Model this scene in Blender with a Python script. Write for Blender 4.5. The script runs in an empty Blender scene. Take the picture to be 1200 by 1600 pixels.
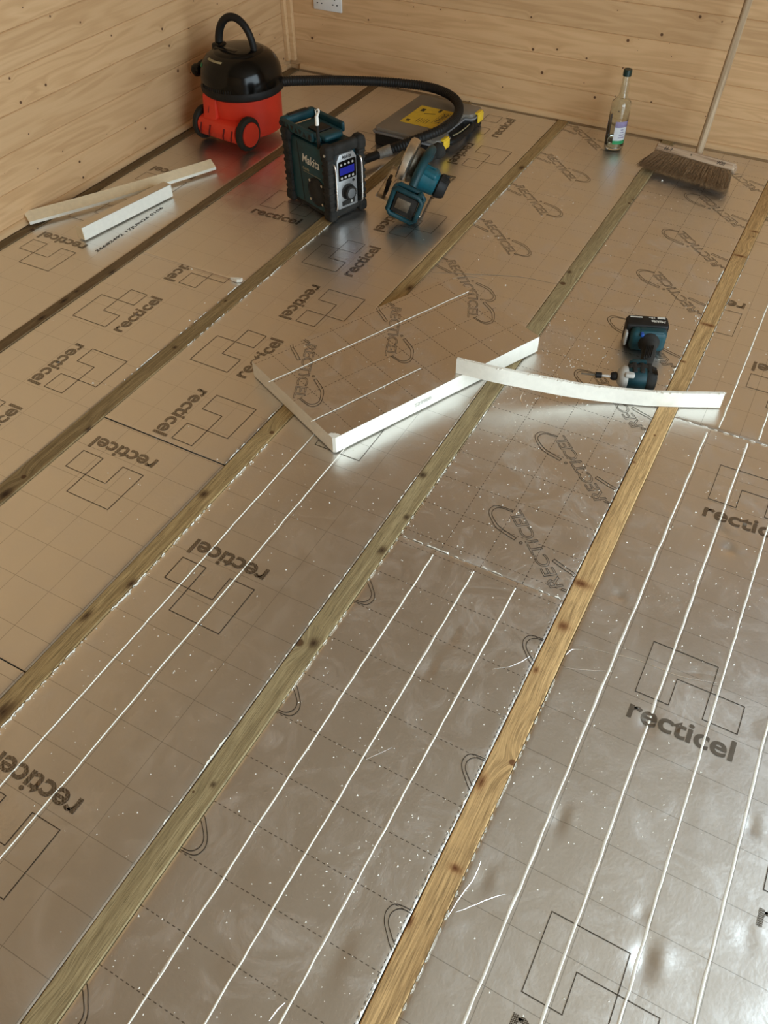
import bpy, bmesh, math, random
from math import pi, sin, cos, radians as rad, sqrt, atan2, floor
from mathutils import Vector, Matrix, noise as mnoise

S = bpy.context.scene
COL = S.collection
# ------------------------------------------------------------------ camera
CAM = Vector((2.435, -3.505, 1.42))
PITCH, YAW, ROLL, FPX = 0.825925622, -0.509553163, -0.015620506, 1269.93536
_f = Vector((sin(YAW)*cos(PITCH), cos(YAW)*cos(PITCH), -sin(PITCH)))
_r = Vector((cos(YAW), -sin(YAW), 0)); _u = _r.cross(_f)
_r2 = _r*cos(ROLL) + _u*sin(ROLL); _u2 = _u*cos(ROLL) - _r*sin(ROLL)
cam = bpy.data.cameras.new('camera'); cam_o = bpy.data.objects.new('camera', cam); COL.objects.link(cam_o)
cam.sensor_fit = 'HORIZONTAL'; cam.sensor_width = 36; cam.lens = 36*FPX/1200; cam.clip_start = 0.02
cam_o.matrix_world = Matrix(((_r2.x, _u2.x, -_f.x, CAM.x), (_r2.y, _u2.y, -_f.y, CAM.y), (_r2.z, _u2.z, -_f.z, CAM.z), (0, 0, 0, 1)))
S.camera = cam_o
# ------------------------------------------------------------------ daylight
W = bpy.data.worlds.new('overcast_sky'); S.world = W; W.use_nodes = True
_bg = W.node_tree.nodes['Background']; _bg.inputs[0].default_value = (0.755, 0.91, 1.0, 1); _bg.inputs[1].default_value = 6.5
S.view_settings.view_transform = 'Standard'; S.view_settings.look = 'None'
S.view_settings.exposure = 0.0; S.cycles.max_bounces = 8; S.cycles.diffuse_bounces = 4; S.cycles.glossy_bounces = 4; S.cycles.transparent_max_bounces = 12; S.view_settings.gamma = 1.0; S.view_settings.use_curve_mapping = False
ROOM_X, ROOM_Y, ROOM_Z = 3.78, -5.0, 2.35          # right wall, wall behind the camera, ceiling
WIN_Y0, WIN_Y1, WIN_Z0, WIN_Z1 = -4.2, -1.1, 0.05, 2.02   # glazed opening in the right wall
def portal(loc, rot, sx, sy):
    l = bpy.data.lights.new('daylight_portal', 'AREA'); l.shape = 'RECTANGLE'; l.size = sx; l.size_y = sy
    l.cycles.is_portal = True
    o = bpy.data.objects.new('daylight_portal', l); COL.objects.link(o); o.location = loc; o.rotation_euler = rot
portal((ROOM_X+.04, (WIN_Y0+WIN_Y1)/2, (WIN_Z0+WIN_Z1)/2), (0, rad(90), 0), WIN_Z1-WIN_Z0, WIN_Y1-WIN_Y0)

# ------------------------------------------------------------------ pixel -> place helper (1200x1600 frame)
def at(px, py, z=0.0):
    d = _r2*((px-600)/FPX) - _u2*((py-800)/FPX) + _f
    return CAM + d*((z-CAM.z)/d.z)

# ------------------------------------------------------------------ materials
MATS = {}
def newmat(name):
    m = bpy.data.materials.new(name); m.use_nodes = True; nt = m.node_tree
    return m, nt, nt.nodes['Principled BSDF']
class N:
    def __init__(s, nt): s.nt = nt
    def n(s, t, **k):
        o = s.nt.nodes.new(t)
        for a, b in k.items(): setattr(o, a, b)
        return o
    def l(s, a, b): s.nt.links.new(a, b)
    def math(s, op, a, b=None, c=None, clamp=False):
        o = s.n('ShaderNodeMath', operation=op); o.use_clamp = clamp
        for i, v in enumerate((a, b, c)):
            if v is None: continue
            if isinstance(v, (int, float)): o.inputs[i].default_value = v
            else: s.l(v, o.inputs[i])
        return o.outputs[0]
    def mix(s, fac, a, b):
        o = s.n('ShaderNodeMix', data_type='RGBA')
        for sock, v in ((o.inputs[0], fac), (o.inputs[6], a), (o.inputs[7], b)):
            if isinstance(v, (int, float)): sock.default_value = v
            elif isinstance(v, tuple): sock.default_value = (*v, 1) if len(v) == 3 else v
            else: s.l(v, sock)
        return o.outputs[2]
    def ramp(s, fac, stops):
        o = s.n('ShaderNodeValToRGB'); e = o.color_ramp.elements
        while len(e) < len(stops): e.new(0.5)
        for i, (p, c) in enumerate(stops):
            e[i].position = p; e[i].color = (*c, 1) if len(c) == 3 else c
        s.l(fac, o.inputs[0]); return o.outputs[0]
    def noise(s, vec, scale, detail=3, rough=.55, dist=0):
        o = s.n('ShaderNodeTexNoise'); o.inputs['Scale'].default_value = scale; o.inputs['Detail'].default_value = detail
        o.inputs['Roughness'].default_value = rough; o.inputs['Distortion'].default_value = dist
        if vec is not None: s.l(vec, o.inputs['Vector'])
        return o.outputs[0]
    def bump(s, h, strength, dist, prev=None):
        o = s.n('ShaderNodeBump'); o.inputs['Strength'].default_value = strength; o.inputs['Distance'].default_value = dist
        s.l(h, o.inputs['Height'])
        if prev is not None: s.l(prev, o.inputs['Normal'])
        return o.outputs[0]

def plain(name, col, rough=.5, metal=0, wear=.12, scale=25, bump=0, **kw):
    """plain material with a little procedural unevenness in tone and gloss"""
    if name in MATS: return MATS[name]
    m, nt, p = newmat(name); g = N(nt)
    tc = g.n('ShaderNodeTexCoord'); nz = g.noise(tc.outputs['Object'], scale, 4)
    dark = tuple(c*(1-wear) for c in col); lite = tuple(min(1, c*(1+wear)+wear*.01) for c in col)
    g.l(g.ramp(nz, [(.3, dark), (.7, lite)]), p.inputs['Base Color'])
    rr = g.math('MULTIPLY_ADD', nz, .2, max(0, rough-.1)); g.l(rr, p.inputs['Roughness'])
    p.inputs['Metallic'].default_value = metal
    if bump: g.l(g.bump(nz, bump, .002), p.inputs['Normal'])
    for k, v in kw.items(): p.inputs[k].default_value = v
    MATS[name] = m; return m

def wood(name, pale, mid, dark, knot, plane='xz', knots=1.0, grain=1.0, gscale=34., use_col=False, rough=.55, kscale=7.0, ring=.5, spots=(), spot_col=(.16, .07, .025), streak=0):
    """timber: grain runs along local X; knots laid out on the given face plane"""
    m, nt, p = newmat(name); g = N(nt)
    tc = g.n('ShaderNodeTexCoord'); oi = g.n('ShaderNodeObjectInfo')
    off = g.n('ShaderNodeCombineXYZ'); r1 = g.math('MULTIPLY', oi.outputs['Random'], 61.7); r2 = g.math('MULTIPLY', oi.outputs['Random'], 23.1)
    g.l(r1, off.inputs[0]); g.l(r2, off.inputs[1]); g.l(r2, off.inputs[2])
    va = g.n('ShaderNodeVectorMath', operation='ADD'); g.l(tc.outputs['Object'], va.inputs[0]); g.l(off.outputs[0], va.inputs[1])
    sp = g.n('ShaderNodeSeparateXYZ'); g.l(va.outputs[0], sp.inputs[0])
    u = sp.outputs[0]; v = sp.outputs[2] if plane == 'xz' else sp.outputs[1]; w = sp.outputs[1] if plane == 'xz' else sp.outputs[2]
    kv = g.n('ShaderNodeCombineXYZ'); g.l(u, kv.inputs[0]); g.l(v, kv.inputs[1])
    vo = g.n('ShaderNodeTexVoronoi', voronoi_dimensions='2D'); vo.inputs['Scale'].default_value = kscale; g.l(kv.outputs[0], vo.inputs['Vector'])
    d = vo.outputs['Distance']; cs = g.n('ShaderNodeSeparateColor'); g.l(vo.outputs['Color'], cs.inputs[0])
    has = g.math('POWER', cs.outputs[0], 1.6)
    rad_ = g.math('MULTIPLY_ADD', has, .062*knots, .004)
    kn = g.math('SUBTRACT', 1, g.math('DIVIDE', d, rad_), clamp=True)          # 1 at a knot's heart
    kmask = g.math('MULTIPLY', kn, 3.0, clamp=True)
    halo = g.math('POWER', g.math('SUBTRACT', 1, g.math('MULTIPLY', d, 2.6), clamp=True), 3.0)
    halo = g.math('MULTIPLY', halo, has)
    v2 = g.math('MULTIPLY_ADD', halo, .035, v)
    gv = g.n('ShaderNodeCombineXYZ'); g.l(g.math('MULTIPLY', u, .9), gv.inputs[0]); g.l(g.math('MULTIPLY', v2, gscale/3), gv.inputs[1]); g.l(g.math('MULTIPLY', w, gscale/3), gv.inputs[2])
    n1 = g.noise(gv.outputs[0], 1.6, 2, .5, .4)
    rings = g.math('MULTIPLY_ADD', g.math('SINE', g.math('MULTIPLY', n1, 34)), .5, .5)
    gv2 = g.n('ShaderNodeCombineXYZ'); g.l(g.math('MULTIPLY', u, 7), gv2.inputs[0]); g.l(g.math('MULTIPLY', v2, 260), gv2.inputs[1]); g.l(g.math('MULTIPLY', w, 260), gv2.inputs[2])
    n2 = g.noise(gv2.outputs[0], 1.0, 3, .6)
    t = g.math('MULTIPLY_ADD', rings, ring*grain, g.math('MULTIPLY', n1, .5))
    t = g.math('MULTIPLY_ADD', n2, .45*grain, t)
    col = g.ramp(t, [(.25, pale), (.62, mid), (1.0, dark)])
    n3 = g.noise(tc.outputs['Object'], 2.2, 3)
    col = g.mix(g.math('MULTIPLY', g.math('SUBTRACT', n3, .42, clamp=True), .9), col, mid)
    hm = g.math('MULTIPLY', halo, .35); col = g.mix(hm, col, dark)
    if streak:
        gv3 = g.n('ShaderNodeCombineXYZ'); g.l(g.math('MULTIPLY', u, 22), gv3.inputs[0]); g.l(g.math('MULTIPLY', v2, 620), gv3.inputs[1]); g.l(g.math('MULTIPLY', w, 620), gv3.inputs[2])
        n4 = g.noise(gv3.outputs[0], 1.0, 4, .7); n5 = g.noise(gv.outputs[0], 3.2, 3, .6)
        col = g.mix(g.math('MULTIPLY', g.math('SUBTRACT', n4, .44, clamp=True), 3.4*streak, clamp=True), col, tuple(c*.42 for c in dark))
        col = g.mix(g.math('MULTIPLY', g.math('SUBTRACT', n5, .5, clamp=True), 1.9*streak, clamp=True), col, tuple(c*.75 for c in dark))
    col = g.mix(kmask, col, knot)
    if spots:
        lp = g.n('ShaderNodeSeparateXYZ'); g.l(tc.outputs['Object'], lp.inputs[0]); wob = g.math('MULTIPLY_ADD', n2, 1.1, -.55)
        for (su, sv, ru, rv) in spots:
            a = g.math('DIVIDE', g.math('SUBTRACT', lp.outputs[0], su), ru); b = g.math('DIVIDE', g.math('SUBTRACT', lp.outputs[1], sv), rv)
            dd = g.math('ADD', g.math('SQRT', g.math('ADD', g.math('MULTIPLY', a, a), g.math('MULTIPLY', b, b))), wob)
            col = g.mix(g.math('MULTIPLY', g.math('SUBTRACT', 1.6, dd, clamp=True), .42), col, spot_col)
            col = g.mix(g.math('MULTIPLY', g.math('SUBTRACT', 1.0, dd, clamp=True), 1.1, clamp=True), col, tuple(c*.5 for c in spot_col))
    if use_col:
        mm = g.n('ShaderNodeMix', data_type='RGBA', blend_type='MULTIPLY'); mm.inputs[0].default_value = 1
        g.l(col, mm.inputs[6]); g.l(oi.outputs['Color'], mm.inputs[7]); col = mm.outputs[2]
    else:
        hs = g.n('ShaderNodeHueSaturation'); g.l(g.math('MULTIPLY_ADD', oi.outputs['Random'], .14, .92), hs.inputs['Value']); g.l(col, hs.inputs['Color']); col = hs.outputs[0]
    g.l(col, p.inputs['Base Color']); p.inputs['Roughness'].default_value = rough
    p.inputs['Specular IOR Level'].default_value = .35
    g.l(g.bump(n2, .25, .0008), p.inputs['Normal'])
    MATS[name] = m; return m

def foil(name, gx, gy, dashed=False, rough=.34, line=.5, scuff=.5, tint=(.80, .785, .76)):
    """aluminium facing with its printed 100 mm grid, scuffs and fine crinkle; local X / Y in metres"""
    m, nt, p = newmat(name); g = N(nt)
    tc = g.n('ShaderNodeTexCoord'); sp = g.n('ShaderNodeSeparateXYZ'); g.l(tc.outputs['Object'], sp.inputs[0])
    def stripes(c, o, other):
        q = g.math('MULTIPLY', g.math('SUBTRACT', c, o), 10.0)
        q = g.math('ABSOLUTE', g.math('SUBTRACT', g.math('FRACT', g.math('ADD', q, .5)), .5))
        on = g.math('LESS_THAN', q, .0085 if dashed else .0065)
        if dashed: on = g.math('MULTIPLY', on, g.math('LESS_THAN', g.math('FRACT', g.math('MULTIPLY', other, 92)), .55))
        return on
    lines = g.math('MAXIMUM', stripes(sp.outputs[0], gx, sp.outputs[1]), stripes(sp.outputs[1], gy, sp.outputs[0]))
    big = g.noise(tc.outputs['Object'], 5, 4, .6, .3)
    lines = g.math('MULTIPLY', lines, g.math('MULTIPLY_ADD', big, .5*line, .7*line, clamp=True))
    # scuffs: stretched along both axes
    mp = g.n('ShaderNodeMapping'); mp.inputs['Scale'].default_value = (60, 7, 1); mp.inputs['Rotation'].default_value = (0, 0, .25); g.l(tc.outputs['Object'], mp.inputs[0])
    sc1 = g.noise(mp.outputs[0], 1.0, 4, .65)
    sc = g.math('MULTIPLY', g.math('SUBTRACT', sc1, .58, clamp=True), 3.0, clamp=True)
    sc = g.math('MULTIPLY', sc, g.math('MULTIPLY', g.math('SUBTRACT', big, .45, clamp=True), 4.0, clamp=True))
    cl = g.noise(tc.outputs['Object'], 9, 6, .72, 1.2); cl = g.math('MULTIPLY', g.math('SUBTRACT', cl, .47, clamp=True), 3.4*scuff, clamp=True)
    col = g.mix(g.math('MULTIPLY', sc, .35*scuff), tint, (.92, .91, .90))
    col = g.mix(lines, col, (.10, .085, .07))
    g.l(col, p.inputs['Base Color']); p.inputs['Metallic'].default_value = 1
    r = g.math('MULTIPLY_ADD', big, .10, rough-.05); r = g.math('MULTIPLY_ADD', sc, .30*scuff, r); r = g.math('MULTIPLY_ADD', cl, .24, r)
    g.l(r, p.inputs['Roughness'])
    b = g.bump(g.noise(tc.outputs['Object'], 170, 2, .5), .17, .0012)
    b = g.bump(g.noise(tc.outputs['Object'], 14, 3, .5), .16, .006, b)
    b = g.bump(sc, .22*scuff, .002, b); b = g.bump(cl, .25*scuff, .0016, b)
    g.l(b, p.inputs['Normal'])
    return m

def halftone(name):
    m, nt, p = newmat(name); g = N(nt)
    tc = g.n('ShaderNodeTexCoord'); sp = g.n('ShaderNodeSeparateXYZ'); g.l(tc.outputs['Object'], sp.inputs[0])
    a = g.math('SINE', g.math('MULTIPLY', sp.outputs[0], 2*pi/.0034)); b = g.math('SINE', g.math('MULTIPLY', sp.outputs[1], 2*pi/.0034))
    f = g.math('GREATER_THAN', g.math('MULTIPLY', a, b), .18)
    g.l(g.mix(f, (.105, .088, .07), (.62, .60, .57)), p.inputs['Base Color']); p.inputs['Metallic'].default_value = 1; p.inputs['Roughness'].default_value = .33
    return m

PINE = wood('pine_wall_boards', (.70, .455, .245), (.635, .398, .203), (.53, .315, .15), (.12, .055, .025), 'xz', .9, .85, 30, kscale=8.0, ring=.42)
TRIMW = wood('pine_trim', (.71, .48, .265), (.65, .42, .22), (.56, .34, .165), (.2, .1, .05), 'xz', .5, .6, 40, rough=.5)
BROOMW = wood('worn_broom_wood', (.62, .47, .33), (.46, .33, .22), (.33, .22, .14), (.15, .1, .07), 'xz', .3, 1.0, 90, rough=.7)
FOAM = plain('foam_white', (.79, .755, .66), .9, 0, .04, 60, .25)
FOAMT = plain('foam_shaded_tan', (.80, .68, .47), .9, 0, .06, 60, .2)  # same foam, with shade put into its colour as tan
CRUMB = plain('foam_crumb', (.88, .85, .76), .8, 0, .05, 200)
INK = plain('print_ink', (.085, .07, .055), .4, .7, .15, 60)
INKH = halftone('print_ink_halftone')
INKB = plain('black_jet_ink', (.035, .03, .03), .5, .3, .1, 60)
CREASE = plain('foil_crease', (.86, .85, .83), .22, 1, .04, 60)
FOILP = plain('foil_plain', (.80, .785, .76), .34, 1, .03, 20, .1)
RED = plain('red_plastic', (.68, .038, .014), .42, 0, .12, 9)
REDD = plain('red_slot', (.12, .006, .004), .6, 0, .05)
BLACKG = plain('gloss_black_plastic', (.0035, .0028, .002), .17, 0, .1, 12, **{'Specular IOR Level': .30})
BLACKM = plain('matt_black_plastic', (.010, .009, .008), .55, 0, .2, 30, **{'Specular IOR Level': .28})
RUBBER = plain('dusty_black_rubber', (.019, .017, .014), .78, 0, .45, 26, .2, **{'Specular IOR Level': .25})
TYRE = plain('grey_tyre', (.022, .020, .015), .75, 0, .2, 22, **{'Specular IOR Level': .3})
TEAL = plain('teal_plastic', (.004, .040, .050), .5, 0, .35, 22, **{'Specular IOR Level': .35})
TEALB = plain('bright_teal_plastic', (.007, .090, .118), .42, 0, .25, 24, **{'Specular IOR Level': .35})
SILVER = plain('silver_panel', (.36, .36, .36), .38, .5, .15, 40)
CHROME = plain('chrome_bar', (.95, .94, .92), .28, 1, .04)
STEEL = plain('worn_aluminium', (.62, .58, .51), .33, 1, .18, 40, .1)
STEELD = plain('dull_gear_metal', (.20, .17, .13), .5, .8, .3, 40, .2)
WHITEP = plain('white_plastic', (.75, .74, .71), .4, 0, .04)
WHITETX = plain('white_lettering', (.62, .60, .53), .6, 0, .05)
TAPE = plain('white_tape', (.83, .80, .73), .7, 0, .08, 120, .3)
YELLOW = plain('yellow_latch', (.80, .53, .035), .42, 0, .08, 30)
LABELY = plain('yellow_label', (.66, .45, .03), .55, 0, .10, 30)
LABELK = plain('label_black', (.02, .018, .012), .6, 0, .05)
GOLD = plain('pale_gold_print', (.33, .28, .16), .5, 0, .1)
GREENP = plain('green_sticker', (.03, .20, .06), .5, 0, .1)
GREYP = plain('grey_nose_rubber', (.42, .40, .36), .6, 0, .12, 40)
SILVERT = plain('duct_tape', (.33, .32, .30), .42, .6, .2, 80, .4)
BRIS = plain('brown_bristle', (.20, .118, .055), .75, 0, .45, 160)
SUBF = plain('dark_subfloor', (.05, .04, .03), .9, 0, .2)
CAPG = plain('dark_green_cap', (.008, .028, .022), .4, 0, .1)
PAPER = plain('label_white', (.62, .63, .66), .6, 0, .05, 50)
PAPERG = plain('label_green', (.03, .30, .11), .55, 0, .1, 60)
PAPERV = plain('label_violet', (.24, .20, .34), .55, 0, .2, 60)
MARK = plain('marker_ink', (.01, .01, .013), .7, 0, .05)
def lcd():
    m, nt, p = newmat('lcd_blue'); p.inputs['Base Color'].default_value = (.01, .012, .10, 1); p.inputs['Roughness'].default_value = .2
    p.inputs['Emission Color'].default_value = (.02, .025, .42, 1); p.inputs['Emission Strength'].default_value = .35
    return m
LCD = lcd()
def glassmat(name, col, rough, alpha=None, ior=1.45):
    m, nt, p = newmat(name); p.inputs['Base Color'].default_value = (*col, 1); p.inputs['Roughness'].default_value = rough; p.inputs['IOR'].default_value = ior
    if alpha is None: p.inputs['Transmission Weight'].default_value = 1
    else: p.inputs['Alpha'].default_value = alpha
    return m
GLASS = glassmat('clear_glass', (.93, .97, .95), .02)
WATER = glassmat('water', (.95, .98, .97), .0, None, 1.33)
LIDM = glassmat('smoky_clear_lid', (.26, .23, .19), .28, .72)
PANE = glassmat('window_glass', (1, 1, 1), .0, .04)

# ------------------------------------------------------------------ mesh helpers
def nb(): return bmesh.new()
def merge(bm, t, M=None):
    me = bpy.data.meshes.new('tmp'); t.to_mesh(me); t.free()
    if M is not None: me.transform(M)
    bm.from_mesh(me); bpy.data.meshes.remove(me); return bm
def box(bm, c, s, bev=0, seg=2, M=None):
    t = bmesh.new(); bmesh.ops.create_cube(t, size=1)
    for v in t.verts: v.co = Vector((v.co.x*s[0], v.co.y*s[1], v.co.z*s[2]))
    if bev: bmesh.ops.bevel(t, geom=t.edges[:], offset=min(bev, min(s)*.49), segments=seg, profile=.5, affect='EDGES')
    T = Matrix.Translation(c)
    return merge(bm, t, T if M is None else T @ M)
def frame_z(d):
    d = Vector(d).normalized(); a = Vector((0, 0, 1)) if abs(d.z) < .95 else Vector((1, 0, 0))
    x = a.cross(d).normalized(); return x, d.cross(x), d
def cyl(bm, p0, p1, r0, r1=None, n=24, bev=0):
    r1 = r0 if r1 is None else r1; p0, p1 = Vector(p0), Vector(p1); L = (p1-p0).length
    prof = [(0, 0), (r0-bev, 0)] + ([(r0, bev)] if bev else []) + ([(r1, L-bev)] if bev else []) + [(r1-bev, L), (0, L)]
    x, y, z = frame_z(p1-p0)
    M = Matrix(((x.x, y.x, z.x, p0.x), (x.y, y.y, z.y, p0.y), (x.z, y.z, z.z, p0.z), (0, 0, 0, 1)))
    return lathe(bm, prof, n, M)
def lathe(bm, prof, n=32, M=None, a0=0, a1=2*pi):
    M = M or Matrix(); full = abs(a1-a0-2*pi) < 1e-6; k = n if full else n+1
    rings = []
    for (r, z) in prof:
        if r < 1e-7 and full: rings.append([bm.verts.new(M @ Vector((0, 0, z)))])
        else: rings.append([bm.verts.new(M @ Vector((r*cos(a0+(a1-a0)*i/n), r*sin(a0+(a1-a0)*i/n), z))) for i in range(k)])
    for a, b in zip(rings, rings[1:]):
        for i in range(n):
            j = (i+1) % k
            if len(a) == 1 and len(b) == 1: continue
            if len(a) == 1: bm.faces.new((a[0], b[j], b[i]))
            elif len(b) == 1: bm.faces.new((a[i], a[j], b[0]))
            else: bm.faces.new((a[i], a[j], b[j], b[i]))
    return bm
def tube(bm, pts, r, n=10, closed=False, cap=True):
    pts = [Vector(p) for p in pts]; rs = r if isinstance(r, (list, tuple)) else [r]*len(pts)
    rings = []; prev = None; m = len(pts)
    for i, p in enumerate(pts):
        t = (pts[(i+1) % m]-pts[i-1]) if closed else (pts[min(i+1, m-1)]-pts[max(i-1, 0)])
        t.normalize()
        if prev is None: x, y, _ = frame_z(t)
        else:
            x = prev - t*prev.dot(t)
            x = x.normalized() if x.length > 1e-6 else frame_z(t)[0]
            y = t.cross(x)
        prev = x
        rings.append([bm.verts.new(p + x*(rs[i]*cos(2*pi*k/n)) + y*(rs[i]*sin(2*pi*k/n))) for k in range(n)])
    for i in range(m if closed else m-1):
        a, b = rings[i], rings[(i+1) % m]
        for k in range(n): bm.faces.new((a[k], a[(k+1) % n], b[(k+1) % n], b[k]))
    if cap and not closed: bm.faces.new(rings[0][::-1]); bm.faces.new(rings[-1])
    return bm
def prism(bm, poly, z0, z1, M=None, bev=0, seg=2):
    t = bmesh.new(); a = [t.verts.new((x, y, z0)) for x, y in poly]; b = [t.verts.new((x, y, z1)) for x, y in poly]; n = len(poly)
    t.faces.new(a[::-1]); t.faces.new(b)
    for i in range(n): t.faces.new((a[i], a[(i+1) % n], b[(i+1) % n], b[i]))
    bmesh.ops.recalc_face_normals(t, faces=t.faces[:])
    if bev: bmesh.ops.bevel(t, geom=t.edges[:], offset=bev, segments=seg, profile=.5, affect='EDGES')
    return merge(bm, t, M)
def spline(pts, n):
    P = [Vector(p) for p in pts]; P = [P[0]*2-P[1]] + P + [P[-1]*2-P[-2]]; out = []
    for i in range(1, len(P)-2):
        a, b, c, d = P[i-1:i+3]
        for k in range(n):
            t = k/n
            out.append(.5*((2*b)+(c-a)*t+(2*a-5*b+4*c-d)*t*t+(3*b-a-3*c+d)*t**3))
    out.append(P[-2]); return out
def obj(name, bm, mat, parent=None, M=None, smooth=38):
    bmesh.ops.recalc_face_normals(bm, faces=bm.faces[:])
    me = bpy.data.meshes.new(name); bm.to_mesh(me); bm.free()
    if smooth: me.shade_smooth(); me.set_sharp_from_angle(angle=rad(smooth))
    me.materials.append(mat)
    o = bpy.data.objects.new(name, me); COL.objects.link(o)
    if M is not None: o.matrix_local = M
    if parent is not None: o.parent = parent
    return o
def tag(o, label, cat, group=None, kind=None):
    if label: o['label'] = label
    if cat: o['category'] = cat
    if group: o['group'] = group
    if kind: o['kind'] = kind
    return o
def thing(name, label, cat, loc, rot=(0, 0, 0), group=None):
    o = bpy.data.objects.new(name, None); COL.objects.link(o); o.location = loc; o.rotation_euler = rot; o.empty_display_size = .05
    return tag(o, label, cat, group)
def world_child(o, parent):
    bpy.context.view_layer.update(); o.parent = parent; o.matrix_parent_inverse = parent.matrix_world.inverted()
# text as flat mesh, width fitted; origin at baseline start
_tc = {}
def text_bm(s, width=None, height=None, bold=0.0, shear=0.0, outline=0.0, thick=0.0):
    key = (s, bold, shear, outline, thick)
    if key not in _tc:
        cu = bpy.data.curves.new('lettering', 'FONT'); cu.body = s; cu.size = 1; cu.offset = bold; cu.shear = shear; cu.resolution_u = 4
        if outline: cu.fill_mode = 'NONE'; cu.bevel_depth = outline; cu.bevel_resolution = 0
        elif thick: cu.extrude = thick
        o = bpy.data.objects.new('lettering', cu); me = bpy.data.meshes.new_from_object(o)
        bpy.data.objects.remove(o); _tc[key] = me
    bm = bmesh.new(); bm.from_mesh(_tc[key])
    xs = [v.co.x for v in bm.verts]; ys = [v.co.y for v in bm.verts]
    x0, x1, y0, y1 = min(xs), max(xs), min(ys), max(ys)
    sx = width/(x1-x0) if width else None; sy = height/(y1-y0) if height else None
    sx = sx or sy; sy = sy or sx
    for v in bm.verts: v.co = Vector(((v.co.x-x0)*sx, (v.co.y-y0)*sy, v.co.z*min(sx, sy)))
    return bm
def stroke(bm, pts, w, z=0, closed=False, step=.012):
    """flat printed line"""
    P = [Vector((p[0], p[1], 0)) for p in pts]
    if closed: P.append(P[0].copy())
    for a, b in zip(P, P[1:]):
        d = (b-a); L = d.length
        if L < 1e-6: continue
        d /= L; nrm = Vector((-d.y, d.x, 0))*(w/2); k = max(1, int(L/step)); a2, b2 = a-d*(w*.5), b+d*(w*.5)
        row = [(bm.verts.new(a2.lerp(b2, i/k)+nrm+Vector((0, 0, z))), bm.verts.new(a2.lerp(b2, i/k)-nrm+Vector((0, 0, z)))) for i in range(k+1)]
        for i in range(k): bm.faces.new((row[i][1], row[i+1][1], row[i+1][0], row[i][0]))
    return bm
def clip(bm, x0, x1, y0, y1):
    for co, no in (((x0, 0, 0), (-1, 0, 0)), ((x1, 0, 0), (1, 0, 0)), ((0, y0, 0), (0, -1, 0)), ((0, y1, 0), (0, 1, 0))):
        if bm.verts: bmesh.ops.bisect_plane(bm, geom=bm.verts[:]+bm.edges[:]+bm.faces[:], plane_co=co, plane_no=no, clear_outer=True)
    return bm

# ================================================================== THE ROOM
def struct(o): o['kind'] = 'structure'; return o
fl = nb(); box(fl, (ROOM_X/2, ROOM_Y/2, -.12), (ROOM_X+.2, -ROOM_Y+.2, .1)); struct(obj('floor', fl, SUBF, smooth=0))
PITCHZ, Z0 = .1115, .0125
def plank_mesh(L, face):
    """one interior board, grain along X, front face at y = 0 looking to -y"""
    bm = nb(); h = PITCHZ-.0003; b = .0024
    poly = [(.018, 0), (.018, h), (b, h), (0, h-b), (0, b), (b, 0)]      # (y, z)
    A = [bm.verts.new((0, y, z)) for y, z in poly]; B = [bm.verts.new((L, y, z)) for y, z in poly]; n = len(poly)
    bm.faces.new(A); bm.faces.new(B[::-1])
    for i in range(n): bm.faces.new((A[i], B[i], B[(i+1) % n], A[(i+1) % n]))
    bmesh.ops.recalc_face_normals(bm, faces=bm.faces[:])
    me = bpy.data.meshes.new('plank'); bm.to_mesh(me); bm.free(); me.materials.append(PINE); return me
def plank_wall(name, L, loc, rotz, slab_c, slab_s):
    b = nb(); box(b, slab_c, slab_s); w = struct(obj(name, b, SUBF, smooth=0))
    me = plank_mesh(L, 0); k = 0; z = Z0-PITCHZ
    while z < ROOM_Z:
        o = bpy.data.objects.new('plank', me); COL.objects.link(o); o.location = (loc[0], loc[1], z); o.rotation_euler = (0, 0, rotz); o.parent = w
        z += PITCHZ; k += 1
    return w
plank_wall('wall_back', ROOM_X, (0, 0, 0), 0, (ROOM_X/2, .048, ROOM_Z/2-.05), (ROOM_X+.2, .058, ROOM_Z+.2))
plank_wall('wall_left', -ROOM_Y-.001, (0, ROOM_Y, 0), rad(90), (-.048, ROOM_Y/2, ROOM_Z/2-.05), (.058, -ROOM_Y, ROOM_Z+.2))
b = nb(); L_ = -ROOM_Y
for (y0, y1, z0, z1) in ((ROOM_Y, WIN_Y0, -.1, ROOM_Z), (WIN_Y1, 0, -.1, ROOM_Z), (WIN_Y0, WIN_Y1, -.1, WIN_Z0), (WIN_Y0, WIN_Y1, WIN_Z1, ROOM_Z)):
    box(b, (ROOM_X+.035, (y0+y1)/2, (z0+z1)/2), (.07, y1-y0, z1-z0))
struct(obj('wall_right', b, PINE, smooth=0))
b = nb(); box(b, (ROOM_X/2, ROOM_Y-.035, ROOM_Z/2-.05), (ROOM_X+.2, .07, ROOM_Z+.1)); struct(obj('wall_front', b, PINE, smooth=0))
b = nb(); box(b, (ROOM_X/2, ROOM_Y/2, ROOM_Z+.03), (ROOM_X+.2, -ROOM_Y+.2, .06)); struct(obj('ceiling', b, plain('grey_roof_lining', (.36, .275, .185), .7, 0, .1, 4), smooth=0))
b = nb()
for y in (WIN_Y0+.03, (WIN_Y0+WIN_Y1)/2, WIN_Y1-.03): box(b, (ROOM_X+.035, y, (WIN_Z0+WIN_Z1)/2), (.06, .055, WIN_Z1-WIN_Z0-.002), .004)
for z in (WIN_Z0+.03, WIN_Z1-.03): box(b, (ROOM_X+.035, (WIN_Y0+WIN_Y1)/2, z), (.055, WIN_Y1-WIN_Y0-.12, .055), .004)
win = struct(obj('window_1', b, TRIMW, smooth=0))
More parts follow.
